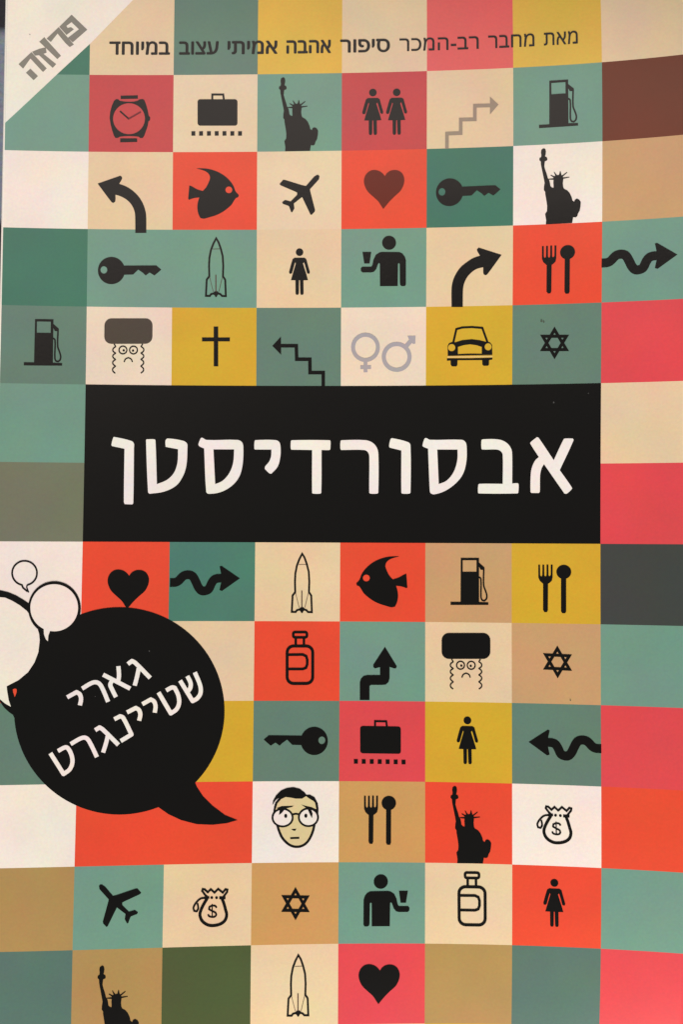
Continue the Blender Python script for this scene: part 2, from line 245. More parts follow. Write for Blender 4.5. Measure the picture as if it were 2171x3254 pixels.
   ('p',[(1.93,-3.8),(1.93,-3.9),(1.91,-4.0),(1.88,-4.1),(1.84,-4.19),(1.79,-4.28),(1.74,-4.36),(1.67,-4.44),(1.59,-4.51),(1.51,-4.57),(1.42,-4.62),(1.33,-4.66),(1.23,-4.69),(1.13,-4.71),(1.03,-4.72),(0.93,-4.71),(0.83,-4.7),(0.73,-4.67),(0.64,-4.63),(0.55,-4.58),(0.47,-4.53),(0.39,-4.46),(0.32,-4.38),(0.27,-4.3),(0.22,-4.21),(0.18,-4.12),(0.15,-4.02),(0.13,-3.92),(0.13,-3.82),(0.13,-3.72),(0.15,-3.62),(0.18,-3.52),(0.22,-3.43),(0.27,-3.34),(0.33,-3.26),(0.39,-3.18),(0.47,-3.11),(0.55,-3.05),(0.64,-3.0),(0.73,-2.96),(0.83,-2.93),(0.93,-2.91),(1.03,-2.91),(1.13,-2.91),(1.23,-2.93),(1.33,-2.95),(1.42,-2.99),(1.51,-3.04),(1.59,-3.1),(1.67,-3.16),(1.74,-3.24),(1.8,-3.32),(1.84,-3.41),(1.88,-3.5),(1.91,-3.6),(1.93,-3.7)],[[(1.67,-3.8),(1.67,-3.87),(1.65,-3.94),(1.63,-4.01),(1.61,-4.08),(1.57,-4.14),(1.53,-4.2),(1.48,-4.26),(1.43,-4.31),(1.37,-4.35),(1.31,-4.39),(1.24,-4.41),(1.17,-4.43),(1.1,-4.45),(1.03,-4.45),(0.96,-4.45),(0.89,-4.44),(0.82,-4.42),(0.75,-4.39),(0.69,-4.36),(0.63,-4.32),(0.58,-4.27),(0.53,-4.22),(0.49,-4.16),(0.45,-4.1),(0.43,-4.03),(0.41,-3.96),(0.39,-3.89),(0.39,-3.82),(0.39,-3.75),(0.41,-3.68),(0.43,-3.61),(0.45,-3.54),(0.49,-3.48),(0.53,-3.42),(0.58,-3.36),(0.63,-3.31),(0.69,-3.27),(0.75,-3.24),(0.82,-3.21),(0.89,-3.19),(0.96,-3.17),(1.03,-3.17),(1.1,-3.17),(1.17,-3.18),(1.24,-3.2),(1.31,-3.23),(1.37,-3.26),(1.43,-3.3),(1.48,-3.35),(1.53,-3.4),(1.57,-3.46),(1.61,-3.52),(1.64,-3.59),(1.65,-3.66),(1.67,-3.73)]],0),
   ('p',[(-0.68,-3.9),(-0.68,-3.93),(-0.69,-3.96),(-0.7,-3.99),(-0.71,-4.01),(-0.73,-4.04),(-0.75,-4.06),(-0.77,-4.08),(-0.8,-4.1),(-0.83,-4.11),(-0.85,-4.12),(-0.88,-4.13),(-0.91,-4.13),(-0.94,-4.13),(-0.97,-4.12),(-1.0,-4.12),(-1.03,-4.1),(-1.06,-4.09),(-1.08,-4.07),(-1.1,-4.04),(-1.12,-4.02),(-1.13,-3.99),(-1.14,-3.96),(-1.14,-3.93),(-1.15,-3.9),(-1.14,-3.87),(-1.14,-3.84),(-1.13,-3.81),(-1.11,-3.79),(-1.1,-3.76),(-1.08,-3.74),(-1.06,-3.72),(-1.03,-3.7),(-1.0,-3.69),(-0.97,-3.68),(-0.94,-3.67),(-0.91,-3.67),(-0.88,-3.67),(-0.85,-3.67),(-0.83,-3.68),(-0.8,-3.7),(-0.77,-3.71),(-0.75,-3.73),(-0.73,-3.76),(-0.71,-3.78),(-0.7,-3.81),(-0.69,-3.84),(-0.68,-3.87)],[],0),
   ('p',[(1.17,-3.92),(1.17,-3.95),(1.16,-3.98),(1.15,-4.01),(1.14,-4.03),(1.12,-4.06),(1.1,-4.08),(1.08,-4.1),(1.05,-4.12),(1.03,-4.13),(1.0,-4.14),(0.97,-4.15),(0.94,-4.15),(0.91,-4.15),(0.88,-4.15),(0.85,-4.14),(0.82,-4.12),(0.8,-4.11),(0.77,-4.09),(0.75,-4.06),(0.74,-4.04),(0.72,-4.01),(0.71,-3.98),(0.71,-3.95),(0.71,-3.92),(0.71,-3.89),(0.71,-3.86),(0.72,-3.83),(0.74,-3.81),(0.75,-3.78),(0.77,-3.76),(0.8,-3.74),(0.82,-3.72),(0.85,-3.71),(0.88,-3.7),(0.91,-3.69),(0.94,-3.69),(0.97,-3.69),(1.0,-3.7),(1.03,-3.7),(1.05,-3.72),(1.08,-3.73),(1.1,-3.75),(1.12,-3.78),(1.14,-3.8),(1.15,-3.83),(1.16,-3.86),(1.17,-3.89)],[],0),
   ('s',[(-0.81,-6.25),(-0.54,-5.64),(0.01,-5.36),(0.58,-5.63),(0.84,-6.22)],0.26,0,1),
   ('s',[(-2.83,-2.62),(-2.52,-3.15),(-3.02,-3.59),(-3.02,-4.08),(-2.52,-4.48),(-3.02,-4.9),(-3.02,-5.32),(-2.52,-5.75),(-3.02,-6.19),(-3.02,-6.63),(-2.52,-7.11),(-3.02,-7.58),(-3.02,-8.07),(-2.53,-8.53)],0.26,0,1),
   ('s',[(2.85,-2.55),(2.54,-3.08),(3.03,-3.5),(3.03,-4.0),(2.54,-4.41),(3.03,-4.82),(3.03,-5.23),(2.54,-5.67),(3.03,-6.1),(3.03,-6.55),(2.54,-7.03),(3.03,-7.49),(3.03,-7.98),(2.53,-8.45)],0.26,0,1),
  ]),
 ],
 'cross': [
  ('black', [
   ('p',[(-0.48,4.0),(0.44,4.01),(0.45,1.82),(2.8,1.83),(2.8,1.04),(0.45,1.03),(0.48,-3.99),(-0.42,-3.99),(-0.45,1.03),(-2.81,1.01),(-2.82,1.81),(-0.47,1.82)],[],0),
  ]),
 ],
 'gender': [
  ('lilac_grey', [
   ('p',[(-0.3,0.99),(-0.32,0.67),(-0.37,0.35),(-0.46,0.03),(-0.58,-0.27),(-0.74,-0.55),(-0.92,-0.82),(-1.14,-1.06),(-1.38,-1.27),(-1.64,-1.46),(-1.92,-1.62),(-2.22,-1.74),(-2.53,-1.83),(-2.85,-1.88),(-3.17,-1.9),(-3.49,-1.88),(-3.81,-1.83),(-4.12,-1.73),(-4.42,-1.61),(-4.7,-1.45),(-4.97,-1.26),(-5.21,-1.04),(-5.43,-0.8),(-5.61,-0.53),(-5.77,-0.24),(-5.9,0.06),(-5.99,0.37),(-6.04,0.69),(-6.06,1.02),(-6.05,1.35),(-5.99,1.67),(-5.9,1.98),(-5.78,2.28),(-5.63,2.57),(-5.44,2.83),(-5.22,3.07),(-4.98,3.29),(-4.72,3.48),(-4.44,3.63),(-4.14,3.76),(-3.83,3.85),(-3.51,3.9),(-3.19,3.92),(-2.87,3.89),(-2.55,3.84),(-2.24,3.75),(-1.94,3.62),(-1.66,3.46),(-1.39,3.27),(-1.15,3.05),(-0.94,2.81),(-0.75,2.54),(-0.59,2.25),(-0.47,1.95),(-0.38,1.64),(-0.32,1.32)],[[(-1.09,1.0),(-1.1,0.76),(-1.14,0.52),(-1.2,0.3),(-1.29,0.08),(-1.4,-0.13),(-1.54,-0.32),(-1.7,-0.5),(-1.87,-0.66),(-2.06,-0.79),(-2.27,-0.91),(-2.48,-1.0),(-2.71,-1.06),(-2.94,-1.1),(-3.17,-1.11),(-3.41,-1.1),(-3.64,-1.06),(-3.86,-0.99),(-4.08,-0.9),(-4.29,-0.78),(-4.48,-0.65),(-4.66,-0.49),(-4.81,-0.31),(-4.95,-0.11),(-5.06,0.1),(-5.15,0.32),(-5.22,0.54),(-5.26,0.78),(-5.27,1.02),(-5.26,1.26),(-5.22,1.49),(-5.16,1.72),(-5.07,1.94),(-4.96,2.15),(-4.82,2.34),(-4.67,2.52),(-4.49,2.67),(-4.3,2.81),(-4.1,2.92),(-3.88,3.01),(-3.65,3.08),(-3.42,3.12),(-3.19,3.13),(-2.95,3.11),(-2.72,3.07),(-2.5,3.01),(-2.28,2.91),(-2.07,2.8),(-1.88,2.66),(-1.71,2.5),(-1.55,2.32),(-1.41,2.13),(-1.3,1.92),(-1.21,1.7),(-1.14,1.47),(-1.1,1.23)]],0),
   ('s',[(-3.17,-1.48),(-3.16,-3.96)],0.76,0,0),
   ('s',[(-4.19,-2.94),(-2.06,-2.94)],0.75,0,0),
   ('p',[(6.04,-0.95),(6.02,-1.29),(5.97,-1.61),(5.88,-1.93),(5.75,-2.24),(5.59,-2.53),(5.4,-2.8),(5.18,-3.05),(4.93,-3.27),(4.66,-3.46),(4.37,-3.62),(4.06,-3.75),(3.74,-3.84),(3.41,-3.9),(3.08,-3.91),(2.74,-3.89),(2.41,-3.83),(2.09,-3.74),(1.78,-3.61),(1.49,-3.45),(1.21,-3.25),(0.96,-3.03),(0.74,-2.78),(0.55,-2.5),(0.38,-2.21),(0.25,-1.9),(0.16,-1.58),(0.1,-1.25),(0.08,-0.91),(0.1,-0.58),(0.15,-0.25),(0.25,0.07),(0.37,0.38),(0.53,0.67),(0.73,0.94),(0.95,1.19),(1.2,1.41),(1.47,1.61),(1.76,1.77),(2.07,1.89),(2.39,1.98),(2.72,2.03),(3.05,2.05),(3.39,2.03),(3.72,1.97),(4.04,1.88),(4.35,1.74),(4.64,1.58),(4.91,1.39),(5.16,1.16),(5.38,0.91),(5.58,0.64),(5.74,0.34),(5.87,0.03),(5.96,-0.29),(6.02,-0.62)],[[(5.23,-0.95),(5.21,-1.19),(5.17,-1.43),(5.11,-1.66),(5.02,-1.88),(4.9,-2.09),(4.76,-2.29),(4.6,-2.47),(4.42,-2.63),(4.22,-2.77),(4.01,-2.89),(3.79,-2.98),(3.55,-3.04),(3.31,-3.08),(3.07,-3.1),(2.83,-3.08),(2.59,-3.04),(2.36,-2.97),(2.13,-2.88),(1.92,-2.76),(1.72,-2.62),(1.54,-2.45),(1.38,-2.27),(1.24,-2.07),(1.12,-1.86),(1.02,-1.63),(0.95,-1.4),(0.91,-1.16),(0.9,-0.92),(0.91,-0.67),(0.95,-0.43),(1.02,-0.2),(1.11,0.02),(1.23,0.23),(1.37,0.43),(1.53,0.61),(1.71,0.77),(1.91,0.91),(2.12,1.03),(2.34,1.12),(2.57,1.18),(2.81,1.22),(3.06,1.23),(3.3,1.22),(3.54,1.18),(3.77,1.11),(4.0,1.01),(4.21,0.89),(4.41,0.75),(4.59,0.59),(4.75,0.41),(4.89,0.21),(5.01,-0.01),(5.1,-0.23),(5.17,-0.46),(5.21,-0.7)]],0),
   ('s',[(4.63,0.83),(6.26,2.65)],0.85,0,0),
   ('p',[(5.21,3.25),(6.81,3.24),(6.77,1.7),(6.3,1.65),(5.87,2.15),(5.4,2.75)],[],0),
  ]),
 ],
 'car': [
  ('black', [
   ('s',[(-3.23,0.98),(-2.65,3.55),(-1.49,3.86),(0.37,3.92),(2.45,3.71),(3.47,0.88)],0.42,0,0),
   ('p',[(-4.37,0.21),(-4.11,0.76),(-3.41,1.06),(-2.87,0.94),(-1.48,1.35),(0.38,1.51),(1.92,1.29),(3.31,0.91),(3.93,0.87),(4.39,0.32),(4.45,-1.65),(-0.22,-1.66),(-4.33,-1.71)],[[(-2.32,0.03),(-1.16,0.37),(0.07,0.5),(1.31,0.32),(2.36,-0.04),(2.37,-1.39),(0.08,-1.33),(-2.32,-1.4)],[(-2.85,-0.12),(-2.86,-0.23),(-2.88,-0.34),(-2.93,-0.44),(-2.98,-0.54),(-3.06,-0.62),(-3.14,-0.69),(-3.24,-0.75),(-3.34,-0.79),(-3.45,-0.82),(-3.56,-0.83),(-3.67,-0.82),(-3.78,-0.79),(-3.89,-0.74),(-3.98,-0.68),(-4.07,-0.61),(-4.14,-0.52),(-4.2,-0.43),(-4.24,-0.32),(-4.27,-0.21),(-4.28,-0.1),(-4.27,0.01),(-4.24,0.12),(-4.2,0.23),(-4.14,0.32),(-4.07,0.41),(-3.99,0.48),(-3.89,0.54),(-3.79,0.58),(-3.68,0.6),(-3.57,0.61),(-3.46,0.6),(-3.35,0.57),(-3.24,0.53),(-3.15,0.47),(-3.06,0.39),(-2.99,0.31),(-2.93,0.21),(-2.89,0.1),(-2.86,-0.01)],[(4.29,-0.07),(4.28,-0.18),(4.26,-0.29),(4.22,-0.39),(4.16,-0.48),(4.09,-0.57),(4.01,-0.64),(3.92,-0.7),(3.82,-0.74),(3.72,-0.76),(3.61,-0.77),(3.51,-0.76),(3.4,-0.73),(3.31,-0.69),(3.22,-0.63),(3.13,-0.55),(3.06,-0.47),(3.01,-0.37),(2.97,-0.27),(2.94,-0.16),(2.93,-0.04),(2.94,0.07),(2.97,0.18),(3.01,0.28),(3.06,0.37),(3.13,0.46),(3.21,0.53),(3.3,0.59),(3.4,0.63),(3.5,0.65),(3.61,0.66),(3.71,0.65),(3.82,0.62),(3.91,0.58),(4.01,0.52),(4.09,0.44),(4.16,0.36),(4.21,0.26),(4.25,0.16),(4.28,0.05)]],0),
   ('p',[(-4.49,-2.22),(0.09,-2.26),(4.48,-2.21),(4.45,-2.57),(3.82,-2.67),(3.8,-3.56),(3.57,-3.79),(2.72,-3.78),(2.49,-3.54),(2.45,-2.65),(-2.39,-2.62),(-2.42,-3.56),(-2.62,-3.84),(-3.5,-3.83),(-3.75,-3.46),(-3.79,-2.65),(-4.48,-2.69)],[],0),
  ]),
  ('light_mustard', [
   ('p',[(-4.41,-1.79),(4.48,-1.81),(4.48,-2.12),(-4.41,-2.13)],[],0),
  ]),
 ],
 'star': [
  ('black', [
   ('p',[(-2.76,-4.71),(2.8,-4.84),(-0.0,0.02)],[[(0.01,-1.16),(1.78,-4.23),(-1.73,-4.14)]],0),
   ('p',[(2.78,-1.65),(-2.77,-1.51),(0.04,-6.37)],[[(0.03,-5.2),(-1.75,-2.12),(1.77,-2.21)]],0),
  ]),
 ],
 'bottle': [
  ('black', [
   ('s',[(1.01,0.52),(1.19,0.47),(1.31,0.35),(1.36,0.18),(1.36,-0.18),(1.32,-0.35),(1.19,-0.48),(1.02,-0.53),(-1.01,-0.53),(-1.19,-0.49),(-1.31,-0.36),(-1.36,-0.19),(-1.36,0.17),(-1.32,0.34),(-1.19,0.46),(-1.02,0.51)],0.53,1,0),
   ('s',[(-0.86,-0.63),(-0.84,-2.18)],0.51,0,0),
   ('s',[(0.77,-0.62),(0.78,-2.18)],0.51,0,0),
   ('s',[(1.25,-2.24),(1.58,-2.28),(1.89,-2.41),(2.16,-2.61),(2.37,-2.87),(2.5,-3.18),(2.54,-3.51),(2.57,-8.35),(2.53,-8.68),(2.41,-8.98),(2.2,-9.25),(1.94,-9.45),(1.63,-9.58),(1.3,-9.62),(-1.22,-9.63),(-1.56,-9.58),(-1.86,-9.46),(-2.13,-9.26),(-2.34,-8.99),(-2.47,-8.69),(-2.51,-8.36),(-2.55,-3.52),(-2.51,-3.19),(-2.39,-2.88),(-2.18,-2.62),(-1.92,-2.42),(-1.61,-2.29),(-1.28,-2.24)],0.61,1,0),
   ('s',[(-2.47,-3.96),(0.57,-3.92),(1.23,-4.23),(1.46,-4.93),(1.46,-5.86),(1.22,-6.52),(0.6,-6.77),(-2.45,-6.78)],0.54,0,0),
  ]),
 ],
 'bend_up': [
  ('black', [
   ('p',[(1.16,4.95),(3.54,1.11),(3.35,0.71),(2.96,0.71),(2.1,0.98),(2.11,-1.22),(1.88,-2.0),(1.33,-2.5),(0.63,-2.57),(-1.55,-2.58),(-1.88,-2.8),(-1.87,-5.56),(-3.81,-5.57),(-3.82,-2.04),(-3.59,-1.34),(-3.04,-0.8),(-2.34,-0.64),(0.19,-0.62),(0.18,0.93),(-0.78,0.68),(-1.13,0.89),(-1.18,1.36)],[],0),
  ]),
 ],
 'face': [
  ('skin', [
   ('p',[(-4.03,1.85),(-3.73,3.06),(-2.97,3.96),(-1.89,4.42),(-0.65,4.18),(0.89,4.1),(2.13,4.52),(3.61,3.33),(4.13,2.11),(4.4,0.9),(4.4,-0.02),(3.72,-1.23),(3.34,-2.75),(2.66,-4.11),(1.74,-5.09),(0.35,-5.49),(-1.04,-5.07),(-2.28,-3.77),(-3.06,-2.4),(-3.46,-1.34),(-4.5,-0.12),(-4.33,1.24)],[],0),
  ]),
  ('paper_white', [
   ('p',[(-0.6,0.16),(-0.62,-0.07),(-0.67,-0.28),(-0.75,-0.49),(-0.86,-0.69),(-1.0,-0.88),(-1.17,-1.04),(-1.36,-1.19),(-1.58,-1.31),(-1.81,-1.41),(-2.05,-1.48),(-2.3,-1.52),(-2.56,-1.53),(-2.82,-1.51),(-3.07,-1.47),(-3.32,-1.4),(-3.55,-1.3),(-3.77,-1.17),(-3.96,-1.02),(-4.13,-0.85),(-4.28,-0.67),(-4.39,-0.47),(-4.48,-0.26),(-4.53,-0.04),(-4.55,0.18),(-4.54,0.4),(-4.49,0.62),(-4.41,0.83),(-4.29,1.03),(-4.15,1.21),(-3.98,1.38),(-3.79,1.52),(-3.58,1.65),(-3.35,1.74),(-3.1,1.81),(-2.85,1.85),(-2.59,1.87),(-2.34,1.85),(-2.08,1.81),(-1.84,1.73),(-1.6,1.63),(-1.39,1.51),(-1.19,1.36),(-1.02,1.19),(-0.88,1.01),(-0.76,0.81),(-0.67,0.6),(-0.62,0.38)],[],0),
   ('p',[(4.39,0.21),(4.37,-0.01),(4.33,-0.22),(4.25,-0.43),(4.14,-0.62),(4.0,-0.81),(3.84,-0.97),(3.66,-1.11),(3.45,-1.23),(3.23,-1.33),(3.0,-1.4),(2.76,-1.44),(2.51,-1.45),(2.27,-1.44),(2.02,-1.39),(1.79,-1.32),(1.57,-1.23),(1.36,-1.1),(1.18,-0.96),(1.01,-0.79),(0.87,-0.61),(0.76,-0.42),(0.68,-0.21),(0.63,0.01),(0.62,0.22),(0.63,0.44),(0.68,0.66),(0.75,0.86),(0.86,1.06),(1.0,1.24),(1.16,1.4),(1.34,1.55),(1.55,1.67),(1.77,1.76),(2.0,1.83),(2.24,1.87),(2.49,1.89),(2.73,1.87),(2.98,1.83),(3.21,1.76),(3.43,1.66),(3.64,1.54),(3.83,1.39),(3.99,1.23),(4.13,1.05),(4.24,0.85),(4.32,0.64),(4.37,0.43)],[],0),
  ]),
  ('black', [
   ('s',[(-3.61,-1.34),(-3.21,-2.55),(-2.67,-3.69),(-1.81,-4.65),(-0.88,-5.27),(0.28,-5.5),(1.43,-5.25),(2.32,-4.56),(2.99,-3.5),(3.45,-2.29),(3.67,-1.23)],0.49,0,1),
   ('p',[(-4.62,2.53),(-4.48,3.44),(-3.9,4.46),(-2.98,5.36),(-1.9,5.85),(-0.51,6.02),(0.73,5.71),(1.66,5.03),(2.07,4.52),(2.75,4.55),(3.68,4.05),(4.31,2.87),(4.48,1.81),(4.44,0.82),(4.01,0.9),(4.0,1.81),(3.76,3.0),(3.38,3.36),(2.75,3.7),(1.98,4.25),(1.21,3.78),(-0.03,3.78),(-0.96,3.97),(-2.04,4.11),(-2.89,3.72),(-3.61,2.91),(-3.95,1.84),(-3.99,1.39),(-4.45,1.06),(-4.31,2.15),(-4.04,3.06),(-3.28,4.0),(-3.97,3.51)],[],0),
   ('p',[(-0.42,0.12),(-0.43,-0.09),(-0.47,-0.3),(-0.53,-0.5),(-0.63,-0.7),(-0.74,-0.88),(-0.88,-1.06),(-1.04,-1.21),(-1.22,-1.35),(-1.42,-1.48),(-1.63,-1.58),(-1.86,-1.66),(-2.09,-1.71),(-2.33,-1.75),(-2.58,-1.76),(-2.82,-1.74),(-3.06,-1.71),(-3.29,-1.65),(-3.52,-1.56),(-3.73,-1.46),(-3.93,-1.33),(-4.12,-1.19),(-4.28,-1.03),(-4.42,-0.86),(-4.54,-0.67),(-4.64,-0.47),(-4.71,-0.27),(-4.75,-0.06),(-4.77,0.15),(-4.75,0.36),(-4.72,0.57),(-4.65,0.78),(-4.56,0.97),(-4.44,1.16),(-4.3,1.33),(-4.14,1.49),(-3.96,1.63),(-3.76,1.75),(-3.55,1.85),(-3.33,1.93),(-3.09,1.99),(-2.85,2.02),(-2.61,2.03),(-2.37,2.02),(-2.13,1.98),(-1.89,1.92),(-1.66,1.84),(-1.45,1.74),(-1.25,1.61),(-1.07,1.47),(-0.9,1.31),(-0.76,1.13),(-0.64,0.95),(-0.55,0.75),(-0.48,0.55),(-0.43,0.34)],[[(-0.82,0.13),(-0.83,-0.04),(-0.86,-0.21),(-0.91,-0.37),(-0.99,-0.52),(-1.08,-0.67),(-1.2,-0.81),(-1.33,-0.93),(-1.48,-1.04),(-1.64,-1.14),(-1.81,-1.22),(-1.99,-1.28),(-2.18,-1.33),(-2.38,-1.36),(-2.58,-1.36),(-2.78,-1.35),(-2.97,-1.32),(-3.16,-1.28),(-3.35,-1.21),(-3.52,-1.13),(-3.69,-1.03),(-3.84,-0.91),(-3.97,-0.79),(-4.09,-0.65),(-4.18,-0.5),(-4.26,-0.35),(-4.32,-0.18),(-4.35,-0.02),(-4.36,0.15),(-4.36,0.32),(-4.32,0.48),(-4.27,0.64),(-4.2,0.8),(-4.1,0.95),(-3.99,1.08),(-3.86,1.21),(-3.71,1.32),(-3.55,1.41),(-3.37,1.49),(-3.19,1.56),(-3.0,1.6),(-2.81,1.63),(-2.61,1.64),(-2.41,1.63),(-2.21,1.6),(-2.02,1.55),(-1.84,1.49),(-1.66,1.4),(-1.5,1.3),(-1.35,1.19),(-1.21,1.06),(-1.1,0.93),(-1.0,0.78),(-0.92,0.62),(-0.87,0.46),(-0.83,0.29)]],0),
   ('p',[(4.57,0.16),(4.56,-0.05),(4.52,-0.26),(4.46,-0.46),(4.37,-0.66),(4.26,-0.84),(4.13,-1.02),(3.97,-1.18),(3.8,-1.32),(3.61,-1.44),(3.4,-1.54),(3.19,-1.62),(2.96,-1.68),(2.73,-1.72),(2.5,-1.73),(2.27,-1.71),(2.03,-1.68),(1.81,-1.62),(1.59,-1.53),(1.39,-1.43),(1.2,-1.31),(1.02,-1.16),(0.86,-1.0),(0.73,-0.83),(0.61,-0.64),(0.52,-0.45),(0.46,-0.24),(0.41,-0.03),(0.4,0.18),(0.41,0.39),(0.45,0.6),(0.51,0.81),(0.6,1.0),(0.71,1.19),(0.85,1.36),(1.0,1.52),(1.17,1.66),(1.36,1.78),(1.57,1.89),(1.78,1.97),(2.01,2.02),(2.24,2.06),(2.47,2.07),(2.71,2.06),(2.94,2.02),(3.16,1.96),(3.38,1.88),(3.58,1.78),(3.78,1.65),(3.95,1.51),(4.11,1.35),(4.25,1.18),(4.36,0.99),(4.45,0.79),(4.52,0.59),(4.56,0.38)],[[(4.17,0.17),(4.16,-0.0),(4.13,-0.17),(4.08,-0.33),(4.01,-0.49),(3.92,-0.63),(3.81,-0.77),(3.68,-0.9),(3.54,-1.01),(3.39,-1.11),(3.23,-1.19),(3.05,-1.25),(2.87,-1.3),(2.68,-1.32),(2.5,-1.33),(2.31,-1.32),(2.12,-1.29),(1.94,-1.25),(1.76,-1.18),(1.6,-1.1),(1.44,-1.0),(1.3,-0.89),(1.18,-0.76),(1.07,-0.62),(0.97,-0.47),(0.9,-0.32),(0.85,-0.16),(0.81,0.01),(0.8,0.18),(0.81,0.35),(0.84,0.51),(0.89,0.67),(0.96,0.83),(1.05,0.98),(1.16,1.11),(1.29,1.24),(1.43,1.35),(1.58,1.45),(1.74,1.53),(1.92,1.59),(2.1,1.64),(2.29,1.67),(2.47,1.68),(2.66,1.67),(2.85,1.64),(3.03,1.59),(3.21,1.52),(3.37,1.44),(3.53,1.34),(3.67,1.23),(3.8,1.11),(3.91,0.97),(4.0,0.82),(4.07,0.66),(4.13,0.5),(4.16,0.33)]],0),
   ('s',[(-0.7,0.73),(-0.01,0.87),(0.69,0.76)],0.41,0,0),
   ('p',[(-1.67,0.46),(-1.67,0.41),(-1.68,0.36),(-1.69,0.31),(-1.71,0.26),(-1.73,0.22),(-1.76,0.18),(-1.79,0.14),(-1.82,0.11),(-1.86,0.09),(-1.9,0.07),(-1.94,0.06),(-1.98,0.06),(-2.02,0.06),(-2.06,0.07),(-2.09,0.09),(-2.13,0.11),(-2.16,0.14),(-2.19,0.18),(-2.22,0.22),(-2.24,0.26),(-2.26,0.31),(-2.28,0.36),(-2.28,0.42),(-2.29,0.47),(-2.29,0.52),(-2.28,0.57),(-2.27,0.63),(-2.25,0.67),(-2.23,0.72),(-2.2,0.76),(-2.17,0.79),(-2.14,0.82),(-2.1,0.85),(-2.06,0.86),(-2.02,0.87),(-1.98,0.88),(-1.94,0.87),(-1.9,0.86),(-1.86,0.84),(-1.83,0.82),(-1.79,0.79),(-1.76,0.75),(-1.74,0.71),(-1.71,0.67),(-1.7,0.62),(-1.68,0.57),(-1.67,0.52)],[],0),
   ('p',[(2.28,0.48),(2.28,0.42),(2.27,0.37),(2.26,0.32),(2.24,0.27),(2.22,0.23),(2.19,0.19),(2.16,0.15),(2.13,0.12),(2.09,0.1),(2.06,0.08),(2.02,0.07),(1.98,0.07),(1.94,0.07),(1.9,0.08),(1.86,0.1),(1.82,0.12),(1.79,0.15),(1.76,0.19),(1.73,0.23),(1.71,0.27),(1.69,0.32),(1.68,0.37),(1.67,0.42),(1.66,0.48),(1.67,0.53),(1.67,0.58),(1.69,0.63),(1.7,0.68),(1.73,0.73),(1.75,0.77),(1.78,0.8),(1.82,0.83),(1.85,0.86),(1.89,0.87),(1.93,0.88),(1.97,0.89),(2.01,0.88),(2.05,0.87),(2.09,0.86),(2.13,0.83),(2.16,0.8),(2.19,0.77),(2.22,0.73),(2.24,0.68),(2.26,0.63),(2.27,0.58),(2.28,0.53)],[],0),
   ('p',[(-3.87,1.97),(-2.8,2.37),(-0.33,2.43),(-0.87,2.13),(-2.02,1.88),(-2.82,0.96),(-3.32,0.66),(-3.18,1.76)],[],0),
   ('p',[(1.03,2.64),(1.99,2.38),(3.07,2.15),(4.19,1.66),(4.13,1.32),(3.0,1.69),(3.32,0.9),(3.2,-0.04),(2.85,0.56),(2.27,1.81)],[],0),
   ('p',[(-0.91,-2.07),(0.17,-2.0),(-0.1,-2.43),(-0.47,-2.39)],[],0),
   ('p',[(-1.08,-3.63),(0.72,-3.57),(0.73,-3.98),(-1.05,-4.02)],[],0),
  ]),
 ],
 'money_bag': [
  ('black', [
   ('s',[(-1.33,-0.12),(-1.95,-1.15),(-2.51,-2.33),(-2.68,-3.3),(-2.21,-4.4),(-1.14,-5.15),(-0.0,-5.3),(1.28,-5.03),(2.15,-4.38),(2.47,-3.34),(2.23,-2.29),(1.88,-1.08),(1.55,-0.26)],0.59,0,1),
   ('s',[(-1.21,0.06),(-1.75,0.56),(-2.32,1.32),(-2.22,1.66),(-1.84,1.61),(-1.23,1.04),(-0.66,1.6),(0.06,0.96),(0.77,1.63),(1.66,0.92),(2.18,1.54),(2.56,1.44),(2.49,1.0),(1.79,0.11)],0.41,0,0),
   ('p',[(-0.18,0.0),(-0.18,-0.03),(-0.19,-0.07),(-0.2,-0.1),(-0.22,-0.13),(-0.24,-0.16),(-0.26,-0.18),(-0.29,-0.21),(-0.32,-0.23),(-0.35,-0.24),(-0.38,-0.25),(-0.42,-0.26),(-0.45,-0.26),(-0.49,-0.26),(-0.52,-0.25),(-0.56,-0.24),(-0.59,-0.22),(-0.62,-0.2),(-0.65,-0.18),(-0.67,-0.15),(-0.69,-0.12),(-0.71,-0.09),(-0.72,-0.05),(-0.72,-0.02),(-0.73,0.02),(-0.73,0.05),(-0.72,0.08),(-0.71,0.12),(-0.69,0.15),(-0.67,0.18),(-0.65,0.2),(-0.62,0.23),(-0.59,0.25),(-0.56,0.26),(-0.53,0.27),(-0.49,0.28),(-0.46,0.28),(-0.42,0.28),(-0.39,0.27),(-0.35,0.26),(-0.32,0.24),(-0.29,0.22),(-0.26,0.2),(-0.24,0.17),(-0.22,0.14),(-0.2,0.11),(-0.19,0.07),(-0.18,0.04)],[],0),
   ('p',[(0.74,-0.03),(0.74,-0.07),(0.74,-0.1),(0.72,-0.13),(0.71,-0.16),(0.69,-0.19),(0.67,-0.22),(0.64,-0.24),(0.61,-0.26),(0.58,-0.28),(0.54,-0.29),(0.51,-0.29),(0.47,-0.29),(0.44,-0.29),(0.4,-0.28),(0.37,-0.27),(0.34,-0.25),(0.31,-0.23),(0.28,-0.21),(0.26,-0.18),(0.24,-0.15),(0.22,-0.12),(0.21,-0.09),(0.2,-0.05),(0.2,-0.02),(0.2,0.02),(0.21,0.05),(0.22,0.08),(0.23,0.11),(0.25,0.14),(0.27,0.17),(0.3,0.19),(0.33,0.21),(0.36,0.23),(0.4,0.24),(0.43,0.24),(0.47,0.24),(0.5,0.24),(0.54,0.23),(0.57,0.22),(0.6,0.21),(0.63,0.19),(0.66,0.16),(0.68,0.13),(0.71,0.11),(0.72,0.07),(0.73,0.04),(0.74,0.0)],[],0),
